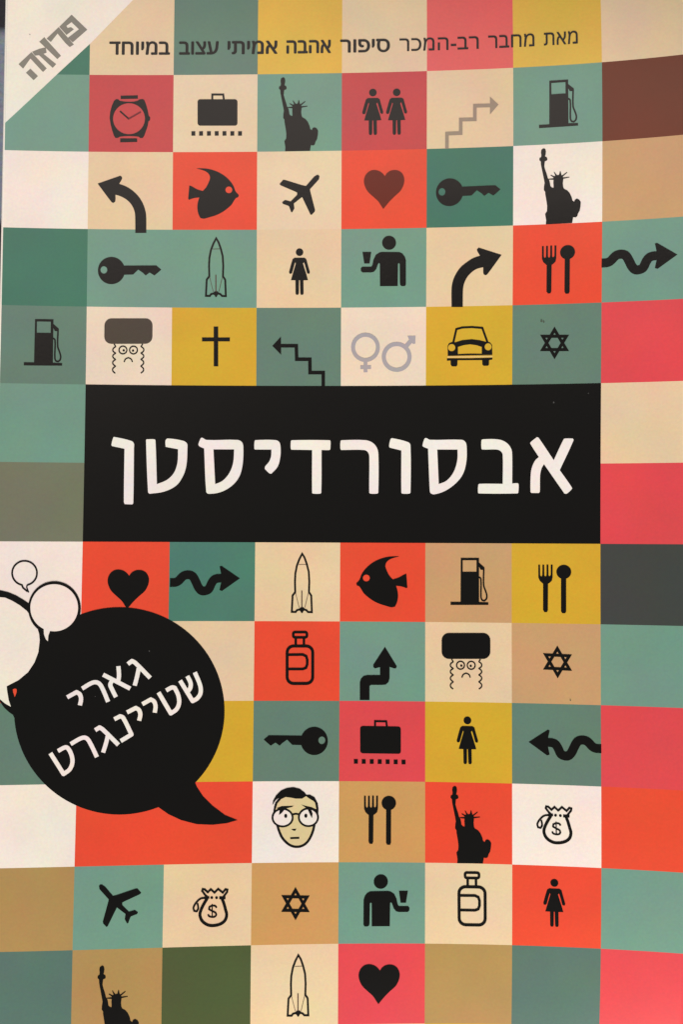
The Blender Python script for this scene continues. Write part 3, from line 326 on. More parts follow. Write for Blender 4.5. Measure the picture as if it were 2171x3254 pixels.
   ('s',[(-1.89,-0.0),(-0.91,0.08)],0.51,0,0),
   ('s',[(0.99,-0.05),(2.22,-0.07)],0.57,0,0),
   ('s',[(-1.59,0.0),(-2.57,-0.12),(-3.39,-0.82),(-3.94,-1.78),(-3.81,-2.42),(-3.32,-2.54),(-3.03,-1.99),(-3.19,-0.98)],0.38,0,1),
   ('s',[(0.51,-1.95),(0.25,-1.6),(-0.33,-1.52),(-0.88,-1.74),(-0.95,-2.19),(-0.34,-2.53),(0.31,-2.87),(0.47,-3.27),(0.23,-3.59),(-0.33,-3.67),(-0.91,-3.5),(-1.11,-3.14)],0.36,0,1),
   ('s',[(-0.35,-1.22),(-0.31,-3.84)],0.23,0,0),
  ]),
 ],
 'author_bubble': [
  ('black', [
   ('p',[(20.49,-0.16),(20.48,-1.22),(20.41,-2.27),(20.28,-3.32),(20.1,-4.35),(19.86,-5.38),(19.57,-6.39),(19.22,-7.38),(18.82,-8.34),(18.37,-9.29),(17.87,-10.21),(17.33,-11.1),(16.73,-11.95),(16.09,-12.78),(15.41,-13.56),(14.68,-14.31),(13.92,-15.02),(13.12,-15.69),(12.28,-16.31),(11.42,-16.89),(10.52,-17.42),(9.59,-17.9),(8.64,-18.33),(7.67,-18.71),(6.68,-19.04),(5.67,-19.32),(4.64,-19.54),(3.61,-19.71),(2.56,-19.83),(1.51,-19.89),(0.46,-19.9),(-0.59,-19.85),(-1.64,-19.75),(-2.68,-19.59),(-3.72,-19.39),(-4.74,-19.12),(-5.76,-18.81),(-6.75,-18.45),(-7.73,-18.03),(-8.68,-17.57),(-9.61,-17.06),(-10.51,-16.51),(-11.39,-15.91),(-12.23,-15.26),(-13.04,-14.58),(-13.82,-13.85),(-14.55,-13.09),(-15.25,-12.29),(-15.9,-11.46),(-16.52,-10.6),(-17.08,-9.71),(-17.6,-8.79),(-18.08,-7.85),(-18.5,-6.88),(-18.88,-5.9),(-19.2,-4.9),(-19.47,-3.89),(-19.69,-2.86),(-19.85,-1.83),(-19.97,-0.79),(-20.02,0.25),(-20.03,1.29),(-19.98,2.33),(-19.87,3.36),(-19.71,4.38),(-19.5,5.4),(-19.24,6.4),(-18.92,7.38),(-18.55,8.34),(-18.13,9.29),(-17.66,10.2),(-17.14,11.1),(-16.57,11.96),(-15.96,12.79),(-15.3,13.59),(-14.6,14.35),(-13.86,15.07),(-13.08,15.75),(-12.27,16.39),(-11.41,16.99),(-10.53,17.54),(-9.61,18.04),(-8.67,18.5),(-7.7,18.9),(-6.71,19.25),(-5.7,19.55),(-4.67,19.8),(-3.63,19.99),(-2.57,20.13),(-1.51,20.21),(-0.44,20.24),(0.63,20.21),(1.7,20.12),(2.77,19.98),(3.83,19.78),(4.88,19.53),(5.92,19.23),(6.94,18.87),(7.95,18.46),(8.93,18.0),(9.89,17.49),(10.82,16.93),(11.72,16.32),(12.59,15.67),(13.42,14.97),(14.22,14.23),(14.98,13.46),(15.7,12.64),(16.37,11.8),(17.0,10.91),(17.58,10.0),(18.11,9.06),(18.59,8.1),(19.02,7.12),(19.39,6.11),(19.71,5.09),(19.98,4.06),(20.19,3.01),(20.35,1.96),(20.45,0.9)],[],0),
   ('p',[(14.8,-13.59),(15.28,-14.8),(16.53,-16.63),(18.39,-18.47),(20.87,-20.31),(23.33,-21.31),(21.19,-21.89),(18.45,-22.15),(15.4,-21.99),(12.35,-21.16),(9.9,-20.0),(7.75,-18.5),(6.46,-14.68),(12.18,-11.74)],[],0),
  ]),
 ],
 'white_bubble': [
  ('black', [
   ('p',[(-5.19,9.4),(-4.74,9.32),(-3.24,8.96),(-1.73,8.31),(-0.36,7.49),(0.71,6.76),(2.12,4.62),(4.5,-0.03),(3.21,-7.7),(0.35,-12.25),(-1.37,-15.42),(-1.65,-14.81),(-2.41,-14.27),(-3.33,-13.42),(-4.1,-12.35),(-4.79,-11.58)],[],0),
  ]),
  ('paper_white', [
   ('p',[(-5.22,7.92),(-4.71,7.96),(-3.81,7.88),(-2.45,7.26),(-0.93,6.33),(0.38,5.27),(0.74,4.78),(1.02,3.85),(1.6,2.89),(2.5,1.83),(2.83,0.75),(2.97,-0.48),(2.77,-2.79),(2.08,-4.78),(0.94,-6.61),(-0.81,-8.12),(-3.01,-9.28),(-2.91,-10.08),(-2.56,-11.91),(-2.09,-13.24),(-3.21,-12.59),(-4.12,-11.81),(-4.96,-10.89)],[],0),
  ]),
  ('orange', [
   ('p',[(-1.83,-9.91),(-1.51,-9.76),(-1.16,-9.82),(-1.09,-10.25),(-1.21,-10.78),(-1.43,-11.39),(-1.59,-10.86),(-1.74,-10.47)],[],1),
  ]),
 ],
 'middle_bubble': [
  ('black', [
   ('p',[(5.07,-0.09),(5.06,-0.55),(5.02,-1.01),(4.93,-1.47),(4.81,-1.91),(4.65,-2.33),(4.46,-2.74),(4.23,-3.13),(3.97,-3.5),(3.68,-3.84),(3.36,-4.15),(3.02,-4.43),(2.65,-4.67),(2.27,-4.89),(1.87,-5.06),(1.45,-5.2),(1.03,-5.29),(0.59,-5.35),(0.15,-5.37),(-0.28,-5.35),(-0.72,-5.28),(-1.15,-5.18),(-1.57,-5.04),(-1.98,-4.86),(-2.37,-4.65),(-2.75,-4.4),(-3.1,-4.12),(-3.43,-3.8),(-3.74,-3.46),(-4.01,-3.1),(-4.26,-2.71),(-4.47,-2.3),(-4.65,-1.87),(-4.79,-1.43),(-4.9,-0.98),(-4.97,-0.52),(-5.0,-0.06),(-4.99,0.4),(-4.95,0.86),(-4.87,1.31),(-4.75,1.75),(-4.59,2.17),(-4.4,2.58),(-4.18,2.97),(-3.92,3.34),(-3.63,3.68),(-3.32,3.99),(-2.98,4.28),(-2.62,4.52),(-2.23,4.74),(-1.83,4.92),(-1.42,5.05),(-0.99,5.15),(-0.56,5.22),(-0.12,5.24),(0.32,5.22),(0.76,5.15),(1.19,5.05),(1.62,4.91),(2.03,4.74),(2.43,4.52),(2.81,4.27),(3.16,3.99),(3.5,3.67),(3.8,3.33),(4.08,2.96),(4.33,2.57),(4.54,2.16),(4.72,1.73),(4.87,1.29),(4.97,0.83),(5.04,0.37)],[],0),
  ]),
  ('paper_white', [
   ('p',[(4.52,0.02),(4.51,-0.38),(4.47,-0.78),(4.39,-1.17),(4.28,-1.56),(4.14,-1.93),(3.96,-2.28),(3.76,-2.62),(3.52,-2.94),(3.26,-3.24),(2.97,-3.51),(2.66,-3.75),(2.33,-3.96),(1.99,-4.15),(1.62,-4.3),(1.25,-4.42),(0.86,-4.5),(0.47,-4.55),(0.07,-4.57),(-0.32,-4.55),(-0.72,-4.49),(-1.11,-4.4),(-1.49,-4.28),(-1.86,-4.13),(-2.21,-3.94),(-2.55,-3.72),(-2.87,-3.48),(-3.17,-3.21),(-3.44,-2.91),(-3.69,-2.59),(-3.91,-2.25),(-4.11,-1.9),(-4.27,-1.53),(-4.4,-1.14),(-4.49,-0.75),(-4.55,-0.35),(-4.58,0.05),(-4.58,0.45),(-4.54,0.84),(-4.46,1.23),(-4.35,1.62),(-4.21,1.99),(-4.04,2.34),(-3.84,2.68),(-3.6,3.0),(-3.34,3.3),(-3.06,3.57),(-2.75,3.81),(-2.42,4.03),(-2.08,4.21),(-1.71,4.37),(-1.34,4.49),(-0.95,4.57),(-0.56,4.63),(-0.16,4.64),(0.23,4.63),(0.63,4.57),(1.02,4.49),(1.41,4.36),(1.78,4.21),(2.14,4.02),(2.48,3.81),(2.8,3.56),(3.1,3.29),(3.38,2.99),(3.63,2.67),(3.85,2.33),(4.04,1.97),(4.21,1.6),(4.34,1.21),(4.43,0.82),(4.49,0.42)],[],0),
   ('p',[(-2.06,-3.55),(-1.93,-4.09),(-1.87,-5.1),(-1.47,-6.1),(-1.08,-6.49),(-1.02,-5.41),(-0.71,-4.45),(-0.41,-3.56)],[],0),
  ]),
 ],
 'small_bubble': [
  ('black', [
   ('s',[(0.55,-2.34),(0.82,-2.26),(1.08,-2.15),(1.32,-2.02),(1.55,-1.85),(1.75,-1.65),(1.93,-1.44),(2.08,-1.2),(2.2,-0.94),(2.29,-0.67),(2.34,-0.39),(2.36,-0.11),(2.35,0.18),(2.31,0.46),(2.23,0.74),(2.12,1.01),(1.98,1.26),(1.81,1.49),(1.61,1.71),(1.4,1.9),(1.16,2.06),(0.9,2.19),(0.64,2.29),(0.36,2.36),(0.08,2.39),(-0.21,2.39),(-0.48,2.36),(-0.76,2.29),(-1.02,2.19),(-1.26,2.05),(-1.49,1.89),(-1.7,1.7),(-1.88,1.49),(-2.04,1.26),(-2.16,1.0),(-2.26,0.74),(-2.32,0.46),(-2.35,0.18),(-2.35,-0.11),(-2.31,-0.39),(-2.24,-0.67),(-2.14,-0.94),(-2.01,-1.19),(-1.84,-1.43),(-1.66,-1.65),(-1.45,-1.85),(-1.21,-2.01),(-0.96,-2.15),(-0.7,-2.26),(-0.43,-2.34),(-0.24,-2.86),(0.68,-3.63)],0.35,0,0),
   ('s',[(0.55,-2.34),(0.48,-2.78),(0.67,-3.28),(0.88,-3.8)],0.27,0,0),
  ]),
 ],
 'author': [
  ('lettering_white', [
   ('s',[(1.26,10.07),(2.04,10.67),(2.69,10.3),(5.66,7.33)],0.83,0,1),
   ('s',[(3.4,9.26),(3.13,7.76),(2.67,5.86)],0.83,0,1),
   ('s',[(-3.47,8.04),(1.82,5.29)],0.82,0,1),
   ('s',[(-0.56,9.67),(-0.4,7.79),(-0.54,6.75)],0.82,0,1),
   ('s',[(-1.7,6.92),(-2.05,6.08),(-1.71,5.23),(-0.9,3.66)],0.82,0,1),
   ('s',[(-7.43,5.37),(-5.47,6.5),(-4.46,6.49),(-3.71,5.7),(-2.38,2.76)],0.82,0,1),
   ('s',[(-10.24,3.71),(-8.47,4.7),(-7.83,4.24),(-7.58,3.28),(-7.78,2.14)],0.82,0,1),
   ('s',[(11.48,6.79),(14.01,2.77),(14.93,3.32),(15.53,4.35),(15.42,5.85),(14.34,8.39)],0.83,0,1),
   ('s',[(12.89,7.66),(13.54,6.32),(13.51,5.35),(12.99,4.59)],0.83,0,1),
   ('s',[(7.32,4.51),(9.8,0.41),(10.89,1.2),(11.37,2.42),(11.18,3.91),(10.47,5.37),(9.94,5.46),(8.8,4.87)],0.83,0,1),
   ('s',[(4.23,2.24),(5.85,3.15),(6.5,2.73),(6.8,1.76),(6.66,0.57)],0.82,0,1),
   ('s',[(1.3,0.67),(2.97,1.52),(3.61,1.11),(3.88,0.19),(3.66,-0.95)],0.82,0,1),
   ('s',[(-1.12,-0.63),(0.0,-0.05),(0.58,-0.35),(2.26,-3.6),(0.22,-4.83)],0.82,0,1),
   ('s',[(-4.73,-2.68),(-3.91,-2.16),(-3.26,-2.58),(-0.21,-5.57)],0.82,0,1),
   ('s',[(-2.29,-3.8),(-2.59,-5.2),(-3.11,-7.01)],0.81,0,1),
   ('s',[(-9.33,-5.28),(-7.34,-4.18),(-6.45,-4.15),(-5.75,-4.93),(-4.26,-7.85)],0.81,0,1),
   ('s',[(-13.12,-6.96),(-10.52,-10.99),(-9.38,-10.11),(-8.9,-8.72),(-9.17,-7.25),(-9.87,-6.04),(-10.39,-5.9),(-11.71,-6.58)],0.81,0,1),
  ]),
 ],
 'title': [
  ('lettering_white', [
   ('p',[(-45.06,5.2),(-41.64,4.42),(-41.16,3.88),(-41.15,2.94),(-41.12,-7.92),(-41.3,-8.26),(-42.78,-8.21),(-42.97,-7.77),(-43.01,2.86),(-45.49,3.37),(-45.59,3.68),(-45.27,5.04)],[],1),
   ('p',[(-38.69,4.79),(-37.13,4.8),(-36.91,4.55),(-36.52,-4.18),(-34.54,-3.32),(-33.16,-1.89),(-32.49,0.17),(-32.4,2.85),(-34.87,3.31),(-34.91,4.57),(-34.48,4.98),(-31.35,4.53),(-30.62,3.97),(-30.55,3.02),(-30.68,-0.14),(-31.28,-2.35),(-32.66,-4.41),(-35.14,-5.68),(-37.93,-6.11),(-38.24,-5.79),(-38.78,4.54)],[],1),
   ('p',[(-27.59,5.19),(-26.74,4.75),(-20.52,4.79),(-19.63,4.29),(-19.37,3.25),(-19.48,-0.07),(-20.15,-2.6),(-21.71,-4.5),(-23.89,-5.71),(-26.24,-6.04),(-26.71,-5.63),(-27.2,3.04),(-28.21,3.51),(-28.34,3.92),(-27.91,5.09)],[[(-25.35,2.87),(-21.2,2.89),(-21.37,0.23),(-22.1,-1.82),(-23.44,-3.41),(-24.94,-4.11)]],1),
   ('p',[(-16.89,4.77),(-12.95,4.79),(-12.16,4.38),(-11.91,3.44),(-11.93,1.54),(-12.45,-0.51),(-13.7,-1.94),(-14.11,-1.88),(-15.03,-1.0),(-14.97,-0.52),(-14.19,0.43),(-13.79,1.53),(-13.73,2.89),(-17.04,2.88),(-17.17,3.1),(-17.11,4.58)],[],1),
   ('p',[(-9.64,4.77),(-2.07,4.79),(-1.88,4.57),(-1.9,2.99),(-2.12,2.83),(-3.67,2.83),(-3.69,-5.69),(-3.91,-5.91),(-5.33,-5.91),(-5.52,-5.69),(-5.56,2.83),(-9.73,2.88),(-9.85,3.13),(-9.83,4.55)],[],1),
   ('p',[(0.36,4.79),(5.18,4.8),(6.6,4.26),(7.48,3.16),(7.74,1.59),(7.73,-5.65),(7.51,-5.87),(6.16,-5.88),(5.94,-5.66),(5.92,1.43),(5.66,2.37),(4.87,2.84),(0.24,2.84),(0.11,3.15),(0.14,4.57)],[],1),
   ('p',[(10.46,5.2),(13.66,4.41),(14.13,3.78),(14.16,-5.64),(13.94,-5.86),(12.53,-5.86),(12.35,-5.64),(12.32,2.75),(10.0,3.32),(9.87,3.63),(10.15,4.98)],[],1),
   ('p',[(17.26,5.22),(18.04,4.87),(24.26,4.85),(25.04,4.38),(25.29,3.28),(25.24,0.63),(24.6,-1.88),(23.2,-3.75),(21.03,-5.32),(18.85,-6.01),(18.16,-5.79),(18.01,-5.32),(17.64,3.09),(16.64,3.53),(16.54,3.84),(16.94,5.1)],[[(19.45,2.93),(23.49,2.91),(23.44,0.79),(22.73,-1.56),(21.34,-3.28),(19.78,-3.97)]],1),
   ('p',[(28.44,4.92),(31.52,4.87),(33.06,4.24),(33.98,3.08),(34.2,1.84),(34.22,-3.86),(35.22,-3.8),(35.47,-4.02),(35.41,-5.64),(35.23,-5.82),(27.7,-5.82),(27.55,-5.63),(27.6,-4.13),(27.85,-3.91),(32.38,-3.92),(32.36,1.85),(31.99,2.53),(31.22,2.88),(28.39,2.9),(28.2,3.11),(28.19,4.68)],[],1),
   ('p',[(39.0,5.28),(39.3,5.16),(42.25,0.7),(44.13,4.8),(44.43,4.95),(45.87,4.93),(46.02,4.62),(43.4,-1.26),(45.75,-4.73),(45.66,-5.04),(44.77,-5.87),(44.32,-5.87),(40.38,-0.06),(39.93,-0.84),(39.63,-2.23),(39.58,-5.49),(39.4,-5.74),(37.97,-5.73),(37.79,-5.48),(37.84,-1.91),(38.11,-0.52),(38.71,0.72),(39.38,1.34),(37.73,3.99),(37.79,4.3)],[],1),
  ]),
 ],
 'corner': [
  ('paper_white', [
   ('p',[(-8.61,8.08),(21.13,8.61),(19.83,7.2),(11.56,-1.63),(5.06,-7.94),(-5.51,-18.53),(-6.12,-19.17)],[],0),
  ]),
 ],
 'imprint': [
  ('imprint_grey', [
   ('p',[(4.06,6.74),(7.27,3.69),(4.38,1.04),(3.39,1.95),(5.58,3.74),(4.06,5.21),(3.04,4.4),(3.31,3.99),(3.99,4.16),(4.56,3.73),(3.11,2.55),(1.62,4.2)],[],0),
   ('p',[(-0.88,1.72),(1.51,4.13),(4.61,0.58),(3.78,0.06),(2.91,0.86),(1.3,2.8),(-0.02,1.04)],[],0),
   ('p',[(-2.33,1.06),(-1.34,1.99),(2.05,-1.75),(1.34,-2.45)],[],0),
   ('p',[(-3.73,-1.05),(-2.35,-0.42),(-1.01,-0.07),(-0.83,-1.17),(-1.46,-1.41),(1.13,-3.49),(0.43,-4.26),(-2.33,-1.71),(-3.11,-1.82)],[],0),
   ('p',[(-6.38,-3.65),(-3.86,-1.12),(-0.76,-4.4),(-1.49,-5.15),(-4.04,-2.44),(-5.45,-4.55)],[],0),
   ('p',[(-4.88,-5.37),(-4.0,-4.52),(-2.48,-6.0),(-3.32,-6.87)],[],0),
  ]),
 ],
 'scuff_at_0': [
  ('scuff', [
   ('p',[(0.19,-0.0),(0.11,-0.12),(0.02,-0.18),(-0.09,-0.16),(-0.13,-0.06),(-0.1,0.07),(-0.09,0.16),(0.02,0.18),(0.08,0.12)],[],0),
  ]),
 ],
 'scuff_at_1': [
  ('scuff', [
   ('p',[(0.06,-0.0),(0.08,-0.08),(0.02,-0.12),(-0.03,-0.1),(-0.1,-0.04),(-0.09,0.04),(-0.03,0.1),(0.02,0.11),(0.08,0.07)],[],0),
  ]),
 ],
 'scuff_at_2': [
  ('scuff', [
   ('p',[(0.13,-0.0),(0.07,-0.1),(0.03,-0.15),(-0.06,-0.13),(-0.08,-0.05),(-0.13,0.05),(-0.07,0.13),(0.01,0.15),(0.1,0.09)],[],0),
  ]),
 ],
 'scuff_at_3': [
  ('scuff', [
   ('p',[(0.09,-0.0),(0.07,-0.06),(0.01,-0.1),(-0.04,-0.08),(-0.08,-0.03),(-0.05,0.03),(-0.05,0.08),(0.01,0.1),(0.04,0.06)],[],0),
  ]),
 ],
 'smudge_at_0': [
  ('smudge', [
   ('p',[(0.22,-0.01),(0.18,-0.16),(0.03,-0.24),(-0.11,-0.21),(-0.21,-0.08),(-0.13,0.09),(-0.11,0.22),(0.04,0.24),(0.1,0.16)],[],0),
  ]),
 ],
 'smudge_at_1': [
  ('smudge', [
   ('p',[(0.18,-0.0),(0.11,-0.12),(0.02,-0.18),(-0.09,-0.16),(-0.13,-0.06),(-0.1,0.07),(-0.09,0.16),(0.02,0.18),(0.08,0.12)],[],0),
  ]),
 ],
 'smudge_at_2': [
  ('smudge', [
   ('p',[(0.08,0.0),(0.09,-0.09),(0.02,-0.14),(-0.04,-0.13),(-0.12,-0.05),(-0.13,0.05),(-0.04,0.13),(0.02,0.14),(0.11,0.1)],[],0),
  ]),
 ],
 'smudge_at_3': [
  ('smudge', [
   ('p',[(0.08,0.0),(0.09,-0.07),(0.01,-0.11),(-0.04,-0.1),(-0.11,-0.04),(-0.07,0.04),(-0.04,0.1),(0.02,0.12),(0.05,0.08)],[],0),
  ]),
 ],
}
PRINTS = [
  ('watch_symbol', 'watch', -42.93, 77.25, 0, None, None),
  ('suitcase_symbol', 'suitcase', -25.06, 78.57, 0, None, None),
  ('suitcase_symbol', 'suitcase', 8.16, -46.8, 0, None, None),
  ('statue_symbol', 'statue', 22.81, -55.6, 0, None, None),
  ('statue_symbol', 'statue', -11.85, 85.58, 0, None, None),
  ('statue_symbol', 'statue', 39.85, 69.85, 0, None, None),
  ('statue_symbol', 'statue', -45.37, -89.28, 0, None, None),
  ('woman_symbol', 'woman', -8.38, 50.33, 0, None, None),
  ('woman_symbol', 'woman', 6.23, 82.15, 0, None, None),
  ('woman_symbol', 'woman', 10.99, 82.09, 0, None, None),
  ('woman_symbol', 'woman', 25.32, -42.79, 0, None, None),
  ('woman_symbol', 'woman', 42.1, -73.85, 0, None, None),
  ('stepped_arrow_symbol', 'steps_right', 25.87, 76.17, 0, None, 'pale grey stepped arrow pointing right'),
  ('stepped_arrow_symbol', 'steps_left', -8.44, 28.99, 0, None, 'black stepped arrow pointing left'),
  ('fuel_pump_symbol', 'pump', 25.74, -20.05, 0, None, None),
  ('fuel_pump_symbol', 'pump', 42.7, 73.95, 0, None, None),
  ('fuel_pump_symbol', 'pump', -59.39, 27.22, 0, None, None),
  ('curved_arrow_symbol', 'curve_left', -43.68, 60.25, 0, None, 'black curved arrow bending left'),
  ('curved_arrow_symbol', 'curve_right', 25.98, 45.28, 0, None, 'black curved arrow bending right'),
  ('fish_symbol', 'fish', -25.78, 62.22, 0, None, None),
  ('fish_symbol', 'fish', 8.36, -15.58, 1, None, None),
  ('aeroplane_symbol', 'plane', -8.42, 61.81, 0, None, None),
  ('aeroplane_symbol', 'plane', -42.28, -78.02, 1, None, None),
  ('heart_symbol', 'heart', 8.69, 65.32, 0, 'maroon', 'maroon heart'),
  ('heart_symbol', 'heart', -41.82, -14.59, 0, None, None),
  ('heart_symbol', 'heart', 8.19, -91.51, 0, None, None),
  ('key_symbol', 'key', -46.18, 46.54, 0, None, None),
  ('key_symbol', 'key', 21.54, 61.82, 0, None, None),
  ('key_symbol', 'key', -4.95, -47.07, 1, None, None),
  ('rocket_symbol', 'rocket', -25.19, 53.44, 0, None, None),
  ('rocket_symbol', 'rocket', -7.59, -9.83, 0, None, None),
  ('rocket_symbol', 'rocket', -7.78, -88.06, 0, None, None),
  ('man_with_cup_symbol', 'man', 9.57, 52.03, 0, None, None),
  ('man_with_cup_symbol', 'man', 8.31, -74.3, 1, None, None),
  ('fork_and_spoon_symbol', 'cutlery', 44.51, 49.21, 0, None, None),
  ('fork_and_spoon_symbol', 'cutlery', 44.06, -13.43, 0, None, None),
  ('fork_and_spoon_symbol', 'cutlery', 9.85, -59.13, 0, None, None),
  ('wavy_arrow_symbol', 'squiggle', -33.82, -15.91, 0, None, 'wavy arrow on a dark green square'),
  ('wavy_arrow_symbol', 'squiggle', 50.94, 46.85, 0, None, None),
  ('wavy_arrow_symbol', 'squiggle', 51.05, -47.6, 1, None, None),
  ('hatted_face_symbol', 'hat_face', 25.05, -28.18, 0, 'hat:black', 'sad face under a black hat'),
  ('hatted_face_symbol', 'hat_face', -42.65, 34.36, 0, 'hat:greyhat', 'sad face under a grey hat'),
  ('cross_symbol', 'cross', -25.13, 31.4, 0, None, None),
  ('gender_signs_symbol', 'gender', 8.11, 30.21, 0, None, None),
  ('car_symbol', 'car', 25.66, 31.13, 0, None, None),
  ('six_pointed_star_symbol', 'star', 42.12, 34.76, 0, None, None),
  ('six_pointed_star_symbol', 'star', 42.8, -27.86, 0, None, None),
  ('six_pointed_star_symbol', 'star', -8.42, -75.29, 0, None, None),
  ('bottle_symbol', 'bottle', -7.91, -26.2, 0, None, None),
  ('bottle_symbol', 'bottle', 26.19, -72.87, 0, None, None),
  ('bent_arrow_symbol', 'bend_up', 7.85, -33.46, 0, None, None),
  ('bespectacled_face_symbol', 'face', -8.48, -62.05, 0, None, None),
  ('money_bag_symbol', 'money_bag', -24.23, -77.05, 0, None, None),
  ('money_bag_symbol', 'money_bag', 42.79, -60.79, 0, None, None),
  ('speech_bubble', 'author_bubble', -43.19, -41.0, 0, None, 'large black speech bubble'),
  ('speech_bubble', 'white_bubble', -61.73, -26.72, 0, None, 'white speech bubble cut by the cover edge'),
  ('speech_bubble', 'middle_bubble', -56.12, -20.88, 0, None, 'round white speech bubble with thick outline'),
  ('speech_bubble', 'small_bubble', -61.99, -14.06, 0, None, 'small outlined speech bubble'),
  ('author_lettering', 'author', -43.0, -41.98, 0, None, None),
  ('title_lettering', 'title', -0.15, 7.86, 0, None, None),
  ('corner_triangle', 'corner', -62.24, 94.54, 0, None, None),
  ('imprint_lettering', 'imprint', -58.83, 91.83, 0, None, None),
  ('scuff_mark', 'scuff_at_0', 42.02, 19.92, 0, None, None),
  ('scuff_mark', 'scuff_at_1', 48.62, 21.59, 0, None, None),
  ('scuff_mark', 'scuff_at_2', -37.62, -29.4, 0, None, None),
  ('scuff_mark', 'scuff_at_3', -47.88, -38.15, 0, None, None),
  ('smudge_mark', 'smudge_at_0', 39.61, 35.97, 0, None, None),
  ('smudge_mark', 'smudge_at_1', 40.03, 35.77, 0, None, None),
  ('smudge_mark', 'smudge_at_2', 45.25, -38.4, 0, None, None),
  ('smudge_mark', 'smudge_at_3', -63.06, 94.33, 0, None, None),
]

LIFT = 22.0                       # height of the cover's middle above the table
U0, U1 = -68.03, 68.0             # fore edge, spine edge
V0, V1 = (6.5 + 0.10) * ROW_H, (6.5 - 13.42) * ROW_H   # head, tail

def height(u, v):
    """Gentle warp of the soft cover, mm above its middle."""
    a, b = u / 50.0, v / 80.0
    return sum(c * a ** i * b ** j for (i, j), c in BEND.items())

def on_cover(u, v, up=0.0):
    return (u / 1000.0, v / 1000.0, (LIFT + height(u, v) + up) / 1000.0)

# ---------------------------------------------------------------- materials
def ink_material(name, rgb, rough=0.29, mottle=0.28, grain=0.18):
    m = bpy.data.materials.new(name)
    m.use_nodes = True
    nt = m.node_tree
    b = nt.nodes['Principled BSDF']
    tc = nt.nodes.new('ShaderNodeTexCoord')
    def noise(scale, detail):
        n = nt.nodes.new('ShaderNodeTexNoise')
        n.inputs['Scale'].default_value = scale
        n.inputs['Detail'].default_value = detail
        nt.links.new(tc.outputs['Object'], n.inputs['Vector'])
        return n
    n1, n2 = noise(85.0, 4.0), noise(1900.0, 2.0)
    def ramp(n, amp):
        # (noise - 0.5) * amp + 1, per channel
        v = nt.nodes.new('ShaderNodeVectorMath')
        v.operation = 'MULTIPLY_ADD'
        nt.links.new(n.outputs['Color'], v.inputs[0])
        v.inputs[1].default_value = (amp,) * 3
        v.inputs[2].default_value = (1 - amp / 2,) * 3
        return v
    v1, v2 = ramp(n1, mottle), ramp(n2, grain)
    mul = nt.nodes.new('ShaderNodeVectorMath')
    mul.operation = 'MULTIPLY'
    nt.links.new(v1.outputs[0], mul.inputs[0])
    nt.links.new(v2.outputs[0], mul.inputs[1])
    mul2 = nt.nodes.new('ShaderNodeVectorMath')
    mul2.operation = 'MULTIPLY'
    mul2.inputs[1].default_value = rgb
    nt.links.new(mul.outputs[0], mul2.inputs[0])
    nt.links.new(mul2.outputs[0], b.inputs['Base Color'])
    b.inputs['Roughness'].default_value = rough
    b.inputs['Specular IOR Level'].default_value = 0.20
    n3 = noise(1500.0, 3.0)
    bump = nt.nodes.new('ShaderNodeBump')
    bump.inputs['Strength'].default_value = 0.04
    bump.inputs['Distance'].default_value = 0.0002
    nt.links.new(n3.outputs['Fac'], bump.inputs['Height'])
    nt.links.new(bump.outputs['Normal'], b.inputs['Normal'])
    return m

MATS = {}
def ink(name):
    if name not in MATS:
        MATS[name] = ink_material('ink_' + name, INKS[name])
    return MATS[name]

def page_material():
    m = ink_material('page_edges', (0.62, 0.55, 0.43), 0.8, 0.1, 0.1)
    nt = m.node_tree
    b = nt.nodes['Principled BSDF']
    tc = nt.nodes.new('ShaderNodeTexCoord')
    w = nt.nodes.new('ShaderNodeTexWave')
    w.bands_direction = 'Z'
    w.inputs['Scale'].default_value = 1100.0
    w.inputs['Distortion'].default_value = 3.0
    w.inputs['Detail'].default_value = 2.0
    nt.links.new(tc.outputs['Object'], w.inputs['Vector'])
    r = nt.nodes.new('ShaderNodeValToRGB')
    r.color_ramp.elements[0].color = (0.30, 0.26, 0.20, 1)
    r.color_ramp.elements[1].color = (0.66, 0.60, 0.48, 1)
    nt.links.new(w.outputs['Fac'], r.inputs['Fac'])
    nt.links.new(r.outputs['Color'], b.inputs['Base Color'])
    return m

